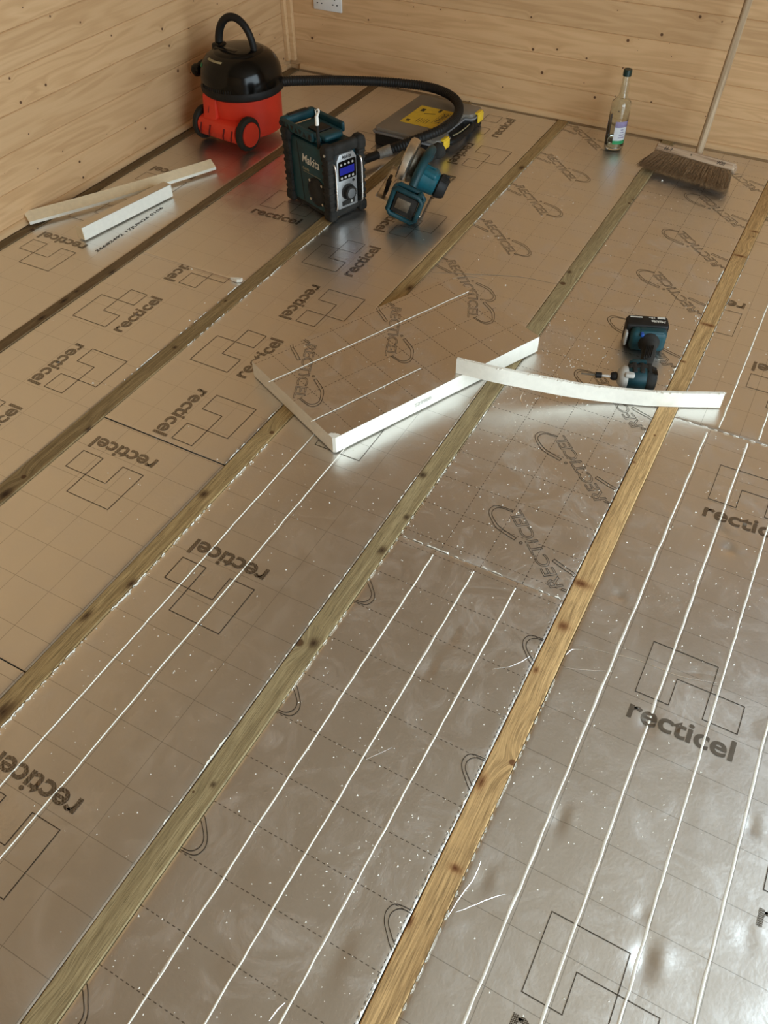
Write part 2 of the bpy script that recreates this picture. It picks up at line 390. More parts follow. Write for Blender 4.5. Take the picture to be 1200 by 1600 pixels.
# corner post and the little beads along the wall feet
b = nb(); box(b, (.010, -.021, ROOM_Z/2), (.019, .040, ROOM_Z-.07), .002); box(b, (.0305, -.0115, ROOM_Z/2), (.022, .021, ROOM_Z-.07), .002)
struct(obj('trim_1', b, TRIMW, smooth=0))
def bead(name, L, loc, rotz):
    bm = nb(); poly = [(0, 0), (0, .021), (-.004, .0205), (-.009, .017), (-.0125, .011), (-.014, 0)]
    A = [bm.verts.new((0, y, z)) for y, z in poly]; B = [bm.verts.new((L, y, z)) for y, z in poly]; n = len(poly)
    bm.faces.new(A); bm.faces.new(B[::-1])
    for i in range(n): bm.faces.new((A[i], B[i], B[(i+1) % n], A[(i+1) % n]))
    o = struct(obj(name, bm, TRIMW)); o.location = loc; o.rotation_euler = (0, 0, rotz)
bead('baseboard_back', ROOM_X-.07, (.06, -.0006, .001), 0)
bead('baseboard_left', 4.9, (.0006, -4.95, .001), rad(90))

# ================================================================== JOISTS
SPOTS = {1: [(100, 470, .02, .008), (65, 497, .018, .008), (175, 425, .015, .007), (325, 322, .012, .006), (120, 455, .01, .006)],
         2: [(8, 772, .025, .016), (138, 670, .012, .007), (273, 543, .010, .008), (352, 470, .008, .005)],
         3: [(5, 1112, .03, .018), (135, 962, .022, .008), (205, 912, .018, .010), (318, 772, .016, .013), (640, 450, .02, .010), (815, 262, .02, .012)],
         4: [(490, 1005, .014, .012), (597, 860, .014, .010), (635, 808, .010, .008), (660, 742, .012, .012), (333, 1226, .008, .006), (890, 425, .01, .008), (990, 312, .008, .008)],
         5: [(908, 912, .012, .026), (880, 978, .014, .014), (752, 1222, .020, .008), (712, 1357, .008, .012), (640, 1440, .012, .006), (1107, 508, .008, .028), (1068, 565, .006, .008), (1157, 400, .007, .028), (1180, 362, .007, .02), (1023, 680, .004, .004), (990, 722, .005, .006), (838, 1047, .01, .006)]}
def joist_mat(i, x1):
    sp = []
    for (px, py, ru, rv) in SPOTS.get(i, ()):
        p = at(px, py); sp.append((p.y+4.945, x1-p.x, ru, rv))
    return wood('treated_joist', (.60, .52, .385), (.47, .395, .28), (.31, .245, .16), (.13, .075, .04), 'xy', .8, 1.0, 75, use_col=True, rough=.78, kscale=4.5, ring=.30, streak=1.05, spots=sp, spot_col=(.20, .085, .028) if i == 5 else (.12, .065, .032))
JX = [(.0155, .056), (.456, .498), (.913, .966), (1.366, 1.4125), (1.8125, 1.861), (2.263, 2.311), (3.10, 3.147)]
JC = [(.40, .33, .23), (.42, .33, .22), (.66, .55, .36), (.92, .76, .48), (.84, .77, .56), (1.22, .92, .56), (1, .8, .5)]
JL = ['dark floor joist running along the foot of the left wall', 'brown floor joist running just in front of the red vacuum cleaner',
      'greyish brown floor joist passing under the site radio', 'knotty floor joist between smooth foil boards and the tilted loose block',
      'greenish grey floor joist whose far end is under the broom', 'warm yellowish floor joist beside the impact driver, with rusty knots', 'floor joist beyond the right edge of the picture']
for i, ((x0, x1), c, lb) in enumerate(zip(JX[:6], JC, JL)):
    bm = nb(); L = 4.93; wdt = x1-x0; nseg = 60
    rng = random.Random(50+i); rows = []
    for k in range(nseg+1):
        u = L*k/nseg; e0 = .0012*mnoise.noise((u*3, i*7.1, 0)); e1 = .0012*mnoise.noise((u*3, i*7.1+3, 5)); dz = .0008*mnoise.noise((u*2, i, 9))
        rows.append([bm.verts.new(p) for p in ((u, e0, -.0695), (u, e0, -.002+dz), (u, e0+.002, dz), (u, wdt-.002+e1, dz), (u, wdt+e1, -.002+dz), (u, wdt+e1, -.0695))])
    for a, b_ in zip(rows, rows[1:]):
        for k in range(5): bm.faces.new((a[k], a[k+1], b_[k+1], b_[k]))
    bm.faces.new(rows[0]); bm.faces.new(rows[-1][::-1])
    o = obj('floor_joist', bm, joist_mat(i, x1), smooth=30); o.location = (x1, -4.945, 0); o.rotation_euler = (0, 0, rad(90)); o.color = (*c, 1)
    tag(o, lb, 'joist', 'floor joists')

# ================================================================== INSULATION BOARDS
U = .0655
LOGO = [(0, 0), (2, 0), (2, -2), (3, -2), (3, -1), (1, -1), (1, -2), (0, -2)]
def xf(x0, y0, rot): return Matrix.Translation((x0, y0, 0)) @ Matrix.Rotation(rad(rot), 4, 'Z')
def new_logo(x0, y0, rot):
    a = nb(); stroke(a, [(x*U, y*U) for x, y in LOGO], .0016, 0, True)
    a.transform(xf(x0, y0, rot))
    t = text_bm('recticel', .2, .045, bold=.022); t.transform(xf(x0, y0, rot) @ Matrix.Translation((0, -.193, 0)))
    return [('printed_emblem', a, INK), ('printed_lettering', t, INKH)]
SW_O = [(.1556, .052), (.2008, .0764), (.2326, .0785), (.2517, .0764), (.2652, .0672), (.268, .0488), (.2418, .0184)]
SW_I = [(.1598, .0453), (.2022, .0679), (.2291, .0721), (.2475, .0707), (.2588, .0608), (.2588, .0438), (.239, .0226)]
def old_logo(x0, y0, rot):
    a, a2, a3 = nb(), nb(), nb()
    so = spline([(x, y, 0) for x, y in SW_O], 5); si = spline([(x, y, 0) for x, y in SW_I], 5)
    stroke(a, so + si[::-1], .0015, 0, True)
    so2 = spline([(.0764, -.0127, 0), (.045, -.028, 0), (.0184, -.041, 0), (-.012, -.046, 0), (-.030, -.036, 0), (-.030, -.016, 0), (-.008, .010, 0)], 5)
    si2 = spline([(.0727, -.0055, 0), (.043, -.020, 0), (.0190, -.033, 0), (-.008, -.038, 0), (-.021, -.031, 0), (-.021, -.014, 0), (-.004, .006, 0)], 5)
    stroke(a2, so2 + si2[::-1], .0015, 0, True)
    stroke(a3, [(.143+.0035*cos(k*pi/4), .041+.0035*sin(k*pi/4)) for k in range(8)], .0013, 0, True)
    for q in (a, a2, a3): q.transform(xf(x0, y0, rot))
    t = text_bm('RECTICEL', .24, .031, outline=.012, shear=.10)
    for v in t.verts: v.co.z *= .25
    t.transform(xf(x0, y0, rot))
    return [('printed_swoosh', a, INK), ('printed_swoosh', a2, INK), ('printed_dot', a3, INK), ('printed_lettering', t, INK)]

def axis_pts(a, b, step):
    n = max(2, int(round((b-a-.012)/step))); c = [a, a+.0025, a+.006]
    c += [a+.006+(b-a-.012)*k/n for k in range(1, n)]
    return c + [b-.006, b-.0025, b]
BOARDS = []
def board(label, x0, x1, y0, y1, g=(0, 0), dashed=False, rough=.34, line=.5, scuff=.5, dents=(), logos=(), scores=(), ragged=(), step=.012, top=-.0012, ext=(), tint=(.80, .785, .76), prominent=0):
    """rigid foam board, foil faced, pushed down between the joists"""
    ox, oy = x0, y0
    core = nb(); box(core, ((x1-x0)/2, (y1-y0)/2, top-.0315), (x1-x0, y1-y0, .0435))
    root = obj('insulation_board', core, FOAM, smooth=0); root.location = (ox, oy, 0)
    tag(root, label, 'insulation board', 'foil faced boards laid between the joists')
    rng = random.Random(hash((round(x0*100), round(y0*100))) % 9999)
    sd = rng.random()*50
    def h(x, y):
        e = min(x-x0, x1-x, y-y0, y1-y); z = top
        if e < .006: z -= .0016*(1-max(e, 0)/.006)**2
        z += .0007*mnoise.noise((x*9+sd, y*9, sd))*min(1, max(0, e)/.03)
        for (dx, dy, r, dep, el) in dents:
            u, v = (x-dx), (y-dy)/el
            q = (u*u+v*v)/(r*r)
            if q < 9: z += -dep*.8*math.exp(-q*1.2) + dep*.35*math.exp(-((u-r*.9)**2+(v-r*.5)**2)/(r*r)*1.8)
        return z
    X = axis_pts(x0, x1, step); Y = axis_pts(y0, y1, step); f = nb()
    vs = [[f.verts.new((x-ox, y-oy, h(x, y))) for x in X] for y in Y]
    for j in range(len(Y)-1):
        for i in range(len(X)-1): f.faces.new((vs[j][i], vs[j][i+1], vs[j+1][i+1], vs[j+1][i]))
    for edge, (dx, dy) in (([r[0] for r in vs], (0, 0)), ([r[-1] for r in vs], (0, 0)), (vs[0], (0, 0)), (vs[-1], (0, 0))):
        low = [f.verts.new(v.co + Vector((0, 0, -.012))) for v in edge]
        for i in range(len(edge)-1): f.faces.new((edge[i], edge[i+1], low[i+1], low[i]))
    bmesh.ops.recalc_face_normals(f, faces=f.faces[:])
    obj('foil_facing', f, foil('foil_facing', g[0]-ox, g[1]-oy, dashed, rough, line, scuff, tint), root, smooth=60)
    for (nm, bm, mat) in [q for lg in logos for q in lg]:
        clip(bm, x0+.001, x1-.001, y0+.001, y1-.001)
        if not bm.faces: bm.free(); continue
        for v in bm.verts: v.co = Vector((v.co.x-ox, v.co.y-oy, v.co.z*.3+h(v.co.x, v.co.y)+.0007))
        obj(nm, bm, mat, root, smooth=0)
    for (sx, sy0, sy1, wd) in scores:                       # knife cuts showing white foam
        bm = nb(); k = int((sy1-sy0)/.018); rows = []; r2 = random.Random(int(sx*1000)); ph = r2.random()*30
        for i in range(k+1):
            y = sy0+(sy1-sy0)*i/k; x = sx+.0013*mnoise.noise((y*5, ph, 0))+.0015*mnoise.noise((y*26, ph, 4)); w_ = wd*(.75+.5*abs(mnoise.noise((y*16, ph, 8)))+.12*r2.random())
            z = h(x, y)+.0004
            rows.append([bm.verts.new((x-ox-w_, y-oy, z)), bm.verts.new((x-ox-w_*.2, y-oy, z+.0011)), bm.verts.new((x-ox+w_*.55, y-oy, z+.0009)), bm.verts.new((x-ox+w_, y-oy, z-.0003))])
        for a, b_ in zip(rows, rows[1:]):
            for q in range(3): bm.faces.new((a[q], a[q+1], b_[q+1], b_[q]))
        obj('score_cut', bm, FOAM, root)
    for (axis, pos, a, b2, wd, sgn, seed) in ragged:        # torn foam along a sawn edge
        bm = nb(); r2 = random.Random(seed); n_ = int(abs(b2-a)/.005); rows = []
        for i in range(n_+1):
            q = a+(b2-a)*i/n_; w_ = wd*max(0, .10+1.0*mnoise.noise((q*9, seed, 0))+.9*mnoise.noise((q*75, seed, 3)))*(.4+1.0*r2.random())
            pts = []
            for fr, zz in ((0, .0008), (.5, .0022), (1, .0004)):
                d = pos+sgn*(fr*w_-.001); xx, yy = (d, q) if axis == 'x' else (q, d)
                pts.append(bm.verts.new((xx-ox, yy-oy, h(min(max(xx, x0+.007), x1-.007), min(max(yy, y0+.007), y1-.007))+(zz*(.5+r2.random()) if w_ > wd*.08 else -.003))))
            rows.append(pts)
        for a_, b_ in zip(rows, rows[1:]):
            for q in range(2): bm.faces.new((a_[q], a_[q+1], b_[q+1], b_[q]))
        obj('torn_edge', bm, FOAM, root, smooth=25)
    BOARDS.append((x0, x1, y0, y1, h, root)); return root

def col_logos(fn, x0, y0, rot, pitch, n): return [fn(x0, y0+pitch*k, rot) for k in range(n)]
YF = -4.85
G = .0015
jx = lambda i: (JX[i][1]+G, JX[i+1][0]-G)
# bay 0: along the left wall
xa, xb = jx(0)
datej = text_bm('36682492 17JUN26 0106', .352, .017, bold=.012); datej.transform(xf(.367, -1.763, 90))
board('foil faced board along the left wall with date code printed on it', xa, xb, YF, -.03, (.27, -1.93), line=.28, rough=.34,
      logos=[new_logo(.314, -1.345, 180), new_logo(.301, -1.932, 180), new_logo(.094, -1.62, 90), new_logo(.301, -2.52, 180), new_logo(.30, -.75, 180), [('date_code', datej, INKB)]],
)
# bay 1
xa, xb = jx(1)
board('foil board reaching under the red vacuum, far side of the torn corner notch', xa, xb, -1.688, -.03, (.64, -1.3), line=.25,
      logos=[new_logo(.664, -1.10, 0), new_logo(.664, -.5, 0)])
board('foil board with two rows of lengthwise logos, near side of torn corner notch', xa, xb, YF, -1.6886, (.66, -2.0), line=.34,
      logos=col_logos(new_logo, .86, -2.790, -90, .600, 3)+col_logos(new_logo, .554, -2.684, 90, .597, 3), ragged=[('x', xb-.001, -2.3, -1.70, .006, -1, 5)])
# bay 2
xa, xb = jx(2)
board('long foil board under the circular saw with a double row of logos', xa, xb, -2.4065, -.03, (1.26, -1.915), line=.25,
      logos=col_logos(new_logo, 1.016, -2.098, 90, .599, 4)+col_logos(new_logo, 1.313, -2.194, -90, .597, 4),
      ragged=[('x', xb-.001, -2.40, -2.18, .007, -1, 7), ('x', xa+.001, -2.05, -1.25, .006, 1, 9)], top=.0002)
board('short foil board between two joints bearing one whole upside-down logo', xa, xb, -3.087, -2.4095, (1.26, -2.815), line=.45,
      logos=[new_logo(1.207, -2.665, 180), new_logo(1.207, -3.26, 180)], dents=[(1.12, -2.78, .02, .0012, 1.4), (1.06, -2.70, .014, .001, 1)])
board('unprinted end of a foil board past the short upside-down logo board', xa, xb, YF, -3.090, (1.26, -3.215), line=.45, logos=[new_logo(1.207, -3.86, 180)])
# bay 3
xa, xb = jx(3)
board('foil board with outlined logos between the saw and the bottle', xa, xb, -1.70, -.03, (1.52, -.58), True, rough=.36, line=.5, scuff=.8,
      logos=[old_logo(1.435, -.06-.302*k, -45) for k in range(6)], ragged=[('x', xa+.001, -1.0, -.4, .004, 1, 11)], dents=[(1.43, -1.20, .02, .0015, 2), (1.44, -.95, .015, .001, 1.5)])
board('foil board below the loose block with two long white score lines', xa, xb, YF, -1.703, (1.707, -2.978), line=.42, rough=.34,
      logos=[new_logo(1.656, -2.236, 180), new_logo(1.656, -2.829, 180), new_logo(1.656, -3.426, 180)],
      scores=[(1.502, YF+.02, -1.75, .0016), (1.600, YF+.02, -1.75, .0016)],
      ragged=[('x', xa+.001, -3.5, -2.28, .012, 1, 13), ('x', xb-.001, -3.3, -1.72, .007, -1, 15)])
# bay 4
xa, xb = jx(4)
board('foil board with slanted outlined logos under the impact driver and broom', xa, xb, -2.4065, -.03, (1.966, -2.083), True, rough=.38, line=.9, scuff=1.0,
      logos=[old_logo(2.249, -2.371+.2985*k, 135) for k in range(8)],
      ragged=[('x', xb-.001, -2.40, -.9, .010, -1, 17), ('y', -2.4060, xa, xb, .012, 1, 19), ('x', xa+.001, -2.4, -1.9, .004, 1, 21)],
      dents=[(2.20, -1.5, .02, .002, 1), (2.21, -2.25, .02, .0015, 1), (1.95, -2.2, .03, .001, 1)], tint=(.76, .735, .70))
board('foil board with three score lines and dashed grid, joined to the outlined-logo board', xa, xb, YF, -2.4072, (1.957, -3.024), True, rough=.36, line=.8, scuff=.8,
      logos=[old_logo(1.664, -2.464-.3*k, -45) for k in range(6)]+[old_logo(2.459, -2.679-.299*k, 135) for k in range(5)],
      scores=[(1.9565, YF+.02, -2.425, .0022), (2.0575, YF+.02, -2.425, .0022), (2.157, YF+.02, -2.425, .0022)],
      ragged=[('x', xb-.001, -3.6, -2.42, .009, -1, 23), ('x', xa+.001, -2.9, -2.42, .003, 1, 25)],
      dents=[(2.188, -3.241, .022, .003, 2.2), (2.091, -2.602, .011, .005, 2.2), (2.082, -2.690, .012, .005, 2.6), (2.02, -3.32, .03, .0015, 1.5), (1.98, -3.2, .03, .001, 2)], step=.009, tint=(.76, .735, .70))
# bay 5
xa, xb = JX[5][1]+G, JX[6][0]-G
board('greyer foil board with many raised score lines and dents beside the yellowish joist', xa, xb, YF, -1.6992, (2.409, -2.763), line=.45, rough=.34,
      logos=[new_logo(2.462, -1.826-.593*k, 0) for k in range(5)]+[new_logo(2.758, -2.683+.593*k, 0) for k in range(2)],
      scores=[(2.401, YF+.02, -1.72, .0026), (2.503, YF+.02, -1.715, .0026), (2.606, YF+.02, -1.712, .0026), (2.705, YF+.02, -1.71, .0026), (2.81, YF+.02, -1.71, .0026), (2.91, YF+.02, -1.71, .0026)],
      ragged=[('x', xa+.001, -3.4, -2.6, .003, 1, 27), ('y', -1.7015, xa, xb, .004, -1, 28)],
      dents=[(2.543, -2.095, .016, .005, 1.0), (2.513, -2.045, .018, .003, 1), (2.506, -2.606, .018, .005, 1.4), (2.421, -2.862, .014, .004, 2.0), (2.618, -3.01, .020, .007, 1.4), (2.595, -2.945, .012, .003, 1),
             (2.363, -2.338, .016, .004, 1.0), (2.719, -2.715, .012, .003, 1.4), (2.388, -1.824, .015, .002, 1), (2.62, -2.75, .03, .0012, 1.5), (2.68, -2.52, .02, .001, 2), (2.345, -3.02, .014, .003, 1.5),
             (2.36, -2.06, .02, .0015, 1), (2.56, -2.45, .008, .002, 1), (2.75, -2.9, .015, .002, 1.4)], step=.007)
board('foil board with two score lines beyond the cream strip end', xa, xb, -1.698, -.03, (2.38, -1.39), line=.4, rough=.34,
      logos=[new_logo(2.366, -1.262, 180), new_logo(2.648, -1.547, 180), new_logo(2.366, -.67, 180)],
      scores=[(2.426, -1.688, -.6, .0022), (2.526, -1.688, -.6, .0022)], ragged=[('x', xa+.001, -1.69, -.75, .003, 1, 31)])

# ================================================================== LOOSE BLOCK AND OFFCUTS
Nx, Ny = 1.590, -2.246; e1 = Vector((.4185, .9082, 0)); ang1 = atan2(e1.y, e1.x)
blk = thing('loose_foam_block', 'loose foil faced foam block lying askew across the joists', 'foam block', (Nx, Ny, .0035), (0, 0, ang1))
BL, BW, BH = .71, .40, .050
bm = nb(); poly = [(.006, 0), (0, .006), (0, BW), (BL, BW), (BL, 0)]
for q in range(1, 12): poly.append((BL-.06*q+random.Random(q).uniform(-.01, .01), random.Random(q+40).uniform(0, .0012)))
prism(bm, poly, 0, BH-.0006); obj('foam_core', bm, FOAM, blk, smooth=25)
f = nb(); X = axis_pts(0.0, BL, .012); Y = axis_pts(0.0, BW, .012)
def bh(x, y): return BH + .0006*mnoise.noise((x*8, y*8, 2)) - (.0022*math.exp(-((x+.0)**2+(y)**2)/.0003))
vs = [[f.verts.new((max(x, .006-y) if y < .006 else x, y, bh(x, y))) for x in X] for y in Y]
for j in range(len(Y)-1):
    for i in range(len(X)-1): f.faces.new((vs[j][i], vs[j][i+1], vs[j+1][i+1], vs[j+1][i]))
obj('foil_facing', f, foil('block_foil', .06, .085, True, .34, 1.0, .9, (.77, .745, .71)), blk, smooth=60)
Minv = blk.matrix_basis.inverted() if False else (Matrix.Rotation(-ang1, 4, 'Z') @ Matrix.Translation((-Nx, -Ny, 0)))
for k in range(-1, 4):
    for nm, b_, mat in old_logo(1.317+.126*k, -1.941+.2755*k, -66.2):
        b_.transform(Minv); clip(b_, .002, BL-.002, .002, BW-.002)
        if not b_.faces: b_.free(); continue
        for v in b_.verts: v.co.z = v.co.z*.3 + bh(v.co.x, v.co.y) + .0007
        obj(nm, b_, mat, blk, smooth=0)
for (p, q, wd) in (((1.32, -2.133), (1.611, -1.483), .0016), ((1.506, -2.216), (1.655, -1.889), .0008)):
    a = Minv @ Vector((*p, 0)); c = Minv @ Vector((*q, 0)); b_ = nb(); pts = [a.lerp(c, i/40) for i in range(41)]; rows = []
    for pnt in pts:
        j = .0012*mnoise.noise((pnt.x*20, wd*900, 0)); z = bh(pnt.x, pnt.y)
        rows.append([b_.verts.new((pnt.x, pnt.y+j-wd, z+.0005)), b_.verts.new((pnt.x, pnt.y+j, z+.0014)), b_.verts.new((pnt.x, pnt.y+j+wd, z+.0005))])
    for r_, s_ in zip(rows, rows[1:]):
        for i in range(2): b_.faces.new((r_[i], r_[i+1], s_[i+1], s_[i]))
    obj('score_cut', b_, FOAM, blk)
t = text_bm('S29900', .055, .011, bold=.01)
t.transform(Matrix.Translation((.26, -.0009, .020)) @ Matrix.Rotation(rad(90), 4, 'X')); obj('faint_stamp', t, plain('faint_grey_ink', (.55, .53, .47), .8), blk, smooth=0)

def bar_between(bm, pts, h0, thick, M=None, nrm_up=True):
    """upright ribbon bar: pts are its lower front edge, thickness goes behind (left of the run)"""
    rows = []; m = len(pts)
    for i, p in enumerate(pts):
        t_ = (pts[min(i+1, m-1)]-pts[max(i-1, 0)]); t_.z = 0; t_.normalize(); nr = Vector((-t_.y, t_.x, 0))
        j = .0006*mnoise.noise((i*.9, thick*50, 0))
        rows.append([bm.verts.new(q) for q in (p, p+Vector((0, 0, h0+j)), p+nr*thick+Vector((0, 0, h0+j*2)), p+nr*thick)])
    for a, b_ in zip(rows, rows[1:]):
        for k in range(4): bm.faces.new((a[k], a[(k+1) % 4], b_[(k+1) % 4], b_[k]))
    bm.faces.new(rows[0][::-1]); bm.faces.new(rows[-1]); return bm
sp_px = [(712, 583, .0545), (770, 597, .0548), (820, 607, .040), (870, 617, .022), (920, 625, .009), (965, 630, .003), (1010, 634, .002), (1060, 636, .002), (1125, 637, .002)]
pts = spline([at(*q) for q in sp_px], 5)
bm = nb(); bar_between(bm, pts, .047, .009)
strip = tag(obj('foam_strip', bm, FOAM, smooth=40), 'long thin cream foam strip bowed from the loose block past the impact driver', 'foam offcut')
# furry cut edge of the strip
bm = nb(); r2 = random.Random(4)
for i in range(150):
    k = r2.randrange(len(pts)-1); p = pts[k].lerp(pts[k+1], r2.random()) + Vector((r2.uniform(-.002, .006), r2.uniform(0, .007), .0465)); s = r2.uniform(.0008, .0022)
    box(bm, p, (s*2, s, s*1.4), 0, 1, Matrix.Rotation(r2.random()*3, 3, 'Z').to_4x4())
obj('frayed_edge', bm, FOAM, strip, smooth=0)['kind'] = 'stuff'
# upright bar by the left wall (foil top, white cut face)
a, c = Vector((.279, -1.729, .0035)), Vector((.3435, -1.330, .0035)); d = (c-a); L = d.length
bar = thing('foam_bar', 'short square foam bar with white cut face beside the date code', 'foam offcut', a, (0, 0, atan2(d.y, d.x)))
bm = nb(); box(bm, (L/2, .019, .0225), (L, .038, .045), .0008, 1); obj('foam_core', bm, FOAM, bar, smooth=20)
bm = nb(); box(bm, (L/2, .019, .0454), (L-.001, .0375, .0008)); obj('foil_facing', bm, FOILP, bar, smooth=0)
bm = nb(); box(bm, (-.0004, .019, .0225), (.0006, .036, .043)); obj('shaded_end', bm, FOAMT, bar, smooth=0)  # tan slab paints shade onto the bar's near end
# long thin sliver behind it
a, c = Vector((.035, -1.742, .004)), Vector((.360, -1.085, .004)); d = (c-a); L = d.length
slv = thing('foam_sliver', 'long thin tan foam sliver lying behind the white faced bar', 'foam offcut', a, (0, 0, atan2(d.y, d.x)))
bm = nb(); poly = [(0, .004), (0, .015), (.050, .032), (.050, .020)]       # y, z with y to the left of the run
rows = []
for i in range(13):
    u = L*i/12; bw = .010*sin(pi*i/12); tw = 1-.25*i/12
    rows.append([bm.verts.new((u, y*tw-bw, z)) for y, z in poly])
for r_, s_ in zip(rows, rows[1:]):
    for k in range(4): bm.faces.new((r_[k], r_[(k+1) % 4], s_[(k+1) % 4], s_[k]))
bm.faces.new(rows[0][::-1]); bm.faces.new(rows[-1])
obj('foam_core', bm, FOAMT, slv, smooth=20)  # tan core carries the upper face's shade in its colour
bm = nb()
for i in range(12):
    u0, u1 = L*i/12, L*(i+1)/12; b0, b1 = .010*sin(pi*i/12), .010*sin(pi*(i+1)/12)
    q = [bm.verts.new(v) for v in ((u0, -b0-.0006, .0045), (u1, -b1-.0006, .0045), (u1, -b1-.0006, .0145), (u0, -b0-.0006, .0145))]; bm.faces.new(q)
obj('white_cut_side', bm, FOAM, slv, smooth=0)
# little torn corner sticking up beside a joist
p = at(379, 440); bm = nb()
prism(bm, [(-.03, -.012), (.006, .004), (.008, -.005), (-.004, -.014)], .001, .012)
o = obj('foam_chip', bm, FOAM, smooth=0); o.location = (p.x-.008, p.y, 0.0); tag(o, 'small white torn foam chip beside the joist under the radio', 'foam chip')

# ================================================================== VACUUM CLEANER
HC = Vector((.270, -.735, .003))
vac = thing('vacuum_cleaner', 'red and black tub vacuum cleaner with arched handle by the left wall', 'vacuum cleaner', HC, (0, 0, rad(173.7))); vac.scale = (.955, .955, .955)
bm = nb(); lathe(bm, [(0, .028), (.135, .028), (.148, .036), (.153, .06), (.158, .20), (0, .20)], 56); obj('tub', bm, RED, vac)
tail = nb()
side = [(.06, .034), (.165, .034), (.188, .046), (.196, .075), (.190, .10), (.172, .116), (.155, .13), (.148, .19), (.06, .19)]
Mx = Matrix(((0, 0, 1, 0), (1, 0, 0, 0), (0, 1, 0, 0), (0, 0, 0, 1)))       # (y,z) profile extruded along x
low = [(.06, .030), (.165, .030), (.187, .040), (.197, .065), (.196, .088), (.184, .104), (.16, .112), (.06, .112)]
prism(tail, low, -.104, .104, Mx, .006, 2)
prism(tail, [(.06, .05), (.165, .05), (.176, .10), (.168, .13), (.160, .196), (.06, .196)], .012, .085, Mx, .007, 2)
tl = obj('tail', tail, RED, vac)
for sx in (-.082, -.038, .040, .086):
    bm = nb(); pts = [(sx+.006*cos(k*pi/8)-.006*(1 if sx < .06 else .4), .1975-.0008*abs(k-4)*.6, .048+.045*k/8) for k in range(9)]
    tube(bm, [(x, y+.0005, z) for x, y, z in pts], .0030, 6); obj('slot', bm, REDD, tl)
bm = nb(); tube(bm, [(.050+.004*cos(k*pi/8), .1685-.0012*k, .128+.045*k/8) for k in range(9)], .0024, 6); obj('slot', bm, REDD, tl)
for sx in (-1, 1):
    bm = nb(); T = Matrix.Translation((sx*.108, .132, .067)) @ Matrix.Rotation(rad(90)*sx, 4, 'Y')
    lathe(bm, [(0, 0), (.060, 0), (.066, .005), (.067, .014), (.065, .024), (.058, .030), (.050, .030), (.050, .027), (0, .027)], 40, T); w = obj('wheel', bm, TYRE, vac)
    bm = nb(); lathe(bm, [(0, .036), (.036, .0355), (.047, .033), (.049, .028), (.049, .026)], 40, T); obj('hub_cap', bm, RED, w)
lid = nb(); lathe(lid, [(.152, .188), (.165, .186), (.172, .192), (.1735, .206), (.1705, .214), (.1685, .218)], 64); obj('rim', lid, BLACKM, vac)
lid = nb(); lathe(lid, [(.160, .212), (.1685, .214), (.1695, .225), (.1685, .25), (.163, .275), (.152, .298), (.137, .315), (.118, .327), (.105, .331), (.102, .336), (.09, .341), (.06, .345), (0, .347)], 64)
ld = obj('lid', lid, BLACKG, vac)
for k in range(16):
    a_ = rad(62+k*3.6); bm = nb(); box(bm, (.1695*cos(a_), .1695*sin(a_), .2245), (.0035, .0032, .014), .0006, 1, Matrix.Rotation(a_, 4, 'Z')); obj('vent_louvre', bm, BLACKM, ld)
bm = nb()
seg = []
for k in range(17):
    a_ = rad(62+k*2.4); seg.append((a_, ))
rows = [[bm.verts.new((r*cos(a_[0]), r*sin(a_[0]), z)) for r, z in ((.135, .3178), (.1265, .3230))] for a_ in seg]
for a_, b_ in zip(rows, rows[1:]): bm.faces.new((a_[0], a_[1], b_[1], b_[0]))
obj('gold_print', bm, GOLD, ld, smooth=0)
bm = nb(); a_ = rad(48); box(bm, (.1575*cos(a_), .1575*sin(a_), .290), (.003, .020, .013), 0, 1, Matrix.Rotation(a_, 4, 'Z') @ Matrix.Rotation(rad(-28), 4, 'Y')); obj('green_sticker', bm, GREENP, ld, smooth=0)
hb = nb(); hp = []
for k in range(25):
    t_ = pi*k/24; hp.append((.083*cos(t_)*(1 if k < 12 else 1.0)+.006, .018-.030*(k/24), .322+.128*sin(t_)**.82))
tube(hb, hp, [.0165-.003*min(1, k/20) for k in range(25)], 12); hd = obj('handle', hb, BLACKM, vac)
bm = nb(); box(bm, (.083, .022, .335), (.046, .056, .036), .012, 3); box(bm, (.02, .045, .337), (.12, .04, .018), .008, 3); obj('handle_saddle', bm, BLACKG, hd)
bm = nb(); tube(bm, spline([(.150, .035, .268), (.170, .040, .268), (.188, .046, .258), (.198, .050, .245)], 4), .0095, 10)
lathe(bm, [(0, -.026), (.015, -.021), (.024, -.008), (.0255, .004), (.021, .017), (.010, .024), (0, .025)], 20, Matrix.Translation((.205, .052, .232))); obj('winder_knob', bm, BLACKG, vac)
# hose: out of the front of the lid, round over the case and back to the radio
hz = [(424, 131, .205), (438, 128, .202), (456, 126.5, .195), (475, 126, .185), (510, 125.5, .158), (550, 126, .128), (590, 127.5, .108), (630, 130.5, .100), (665, 135, .0985), (692, 143, .0985), (711, 155, .0985), (717.5, 170, .0985), (711, 186, .0985), (692, 201, .097), (668, 211.5, .090), (640, 222, .070), (607, 235, .044)]
hp = spline([at(*q) for q in hz], 22); tot = [0]
for a_, b_ in zip(hp, hp[1:]): tot.append(tot[-1]+(b_-a_).length)
pts = []; rs = []; n_ = int(tot[-1]/.0028); k = 0
for i in range(n_+1):
    s_ = tot[-1]*i/n_
    while k < len(tot)-2 and tot[k+1] < s_: k += 1
    t_ = (s_-tot[k])/max(1e-9, tot[k+1]-tot[k]); pts.append(hp[k].lerp(hp[k+1], min(1, max(0, t_)))); rs.append(.0188 if (i//2) % 2 else .0172)
bm = nb(); tube(bm, pts, rs, 14); hose = obj('hose', bm, BLACKM); world_child(hose, vac)
dirh = (hp[-1]-hp[-6]).normalized(); e = hp[-1]
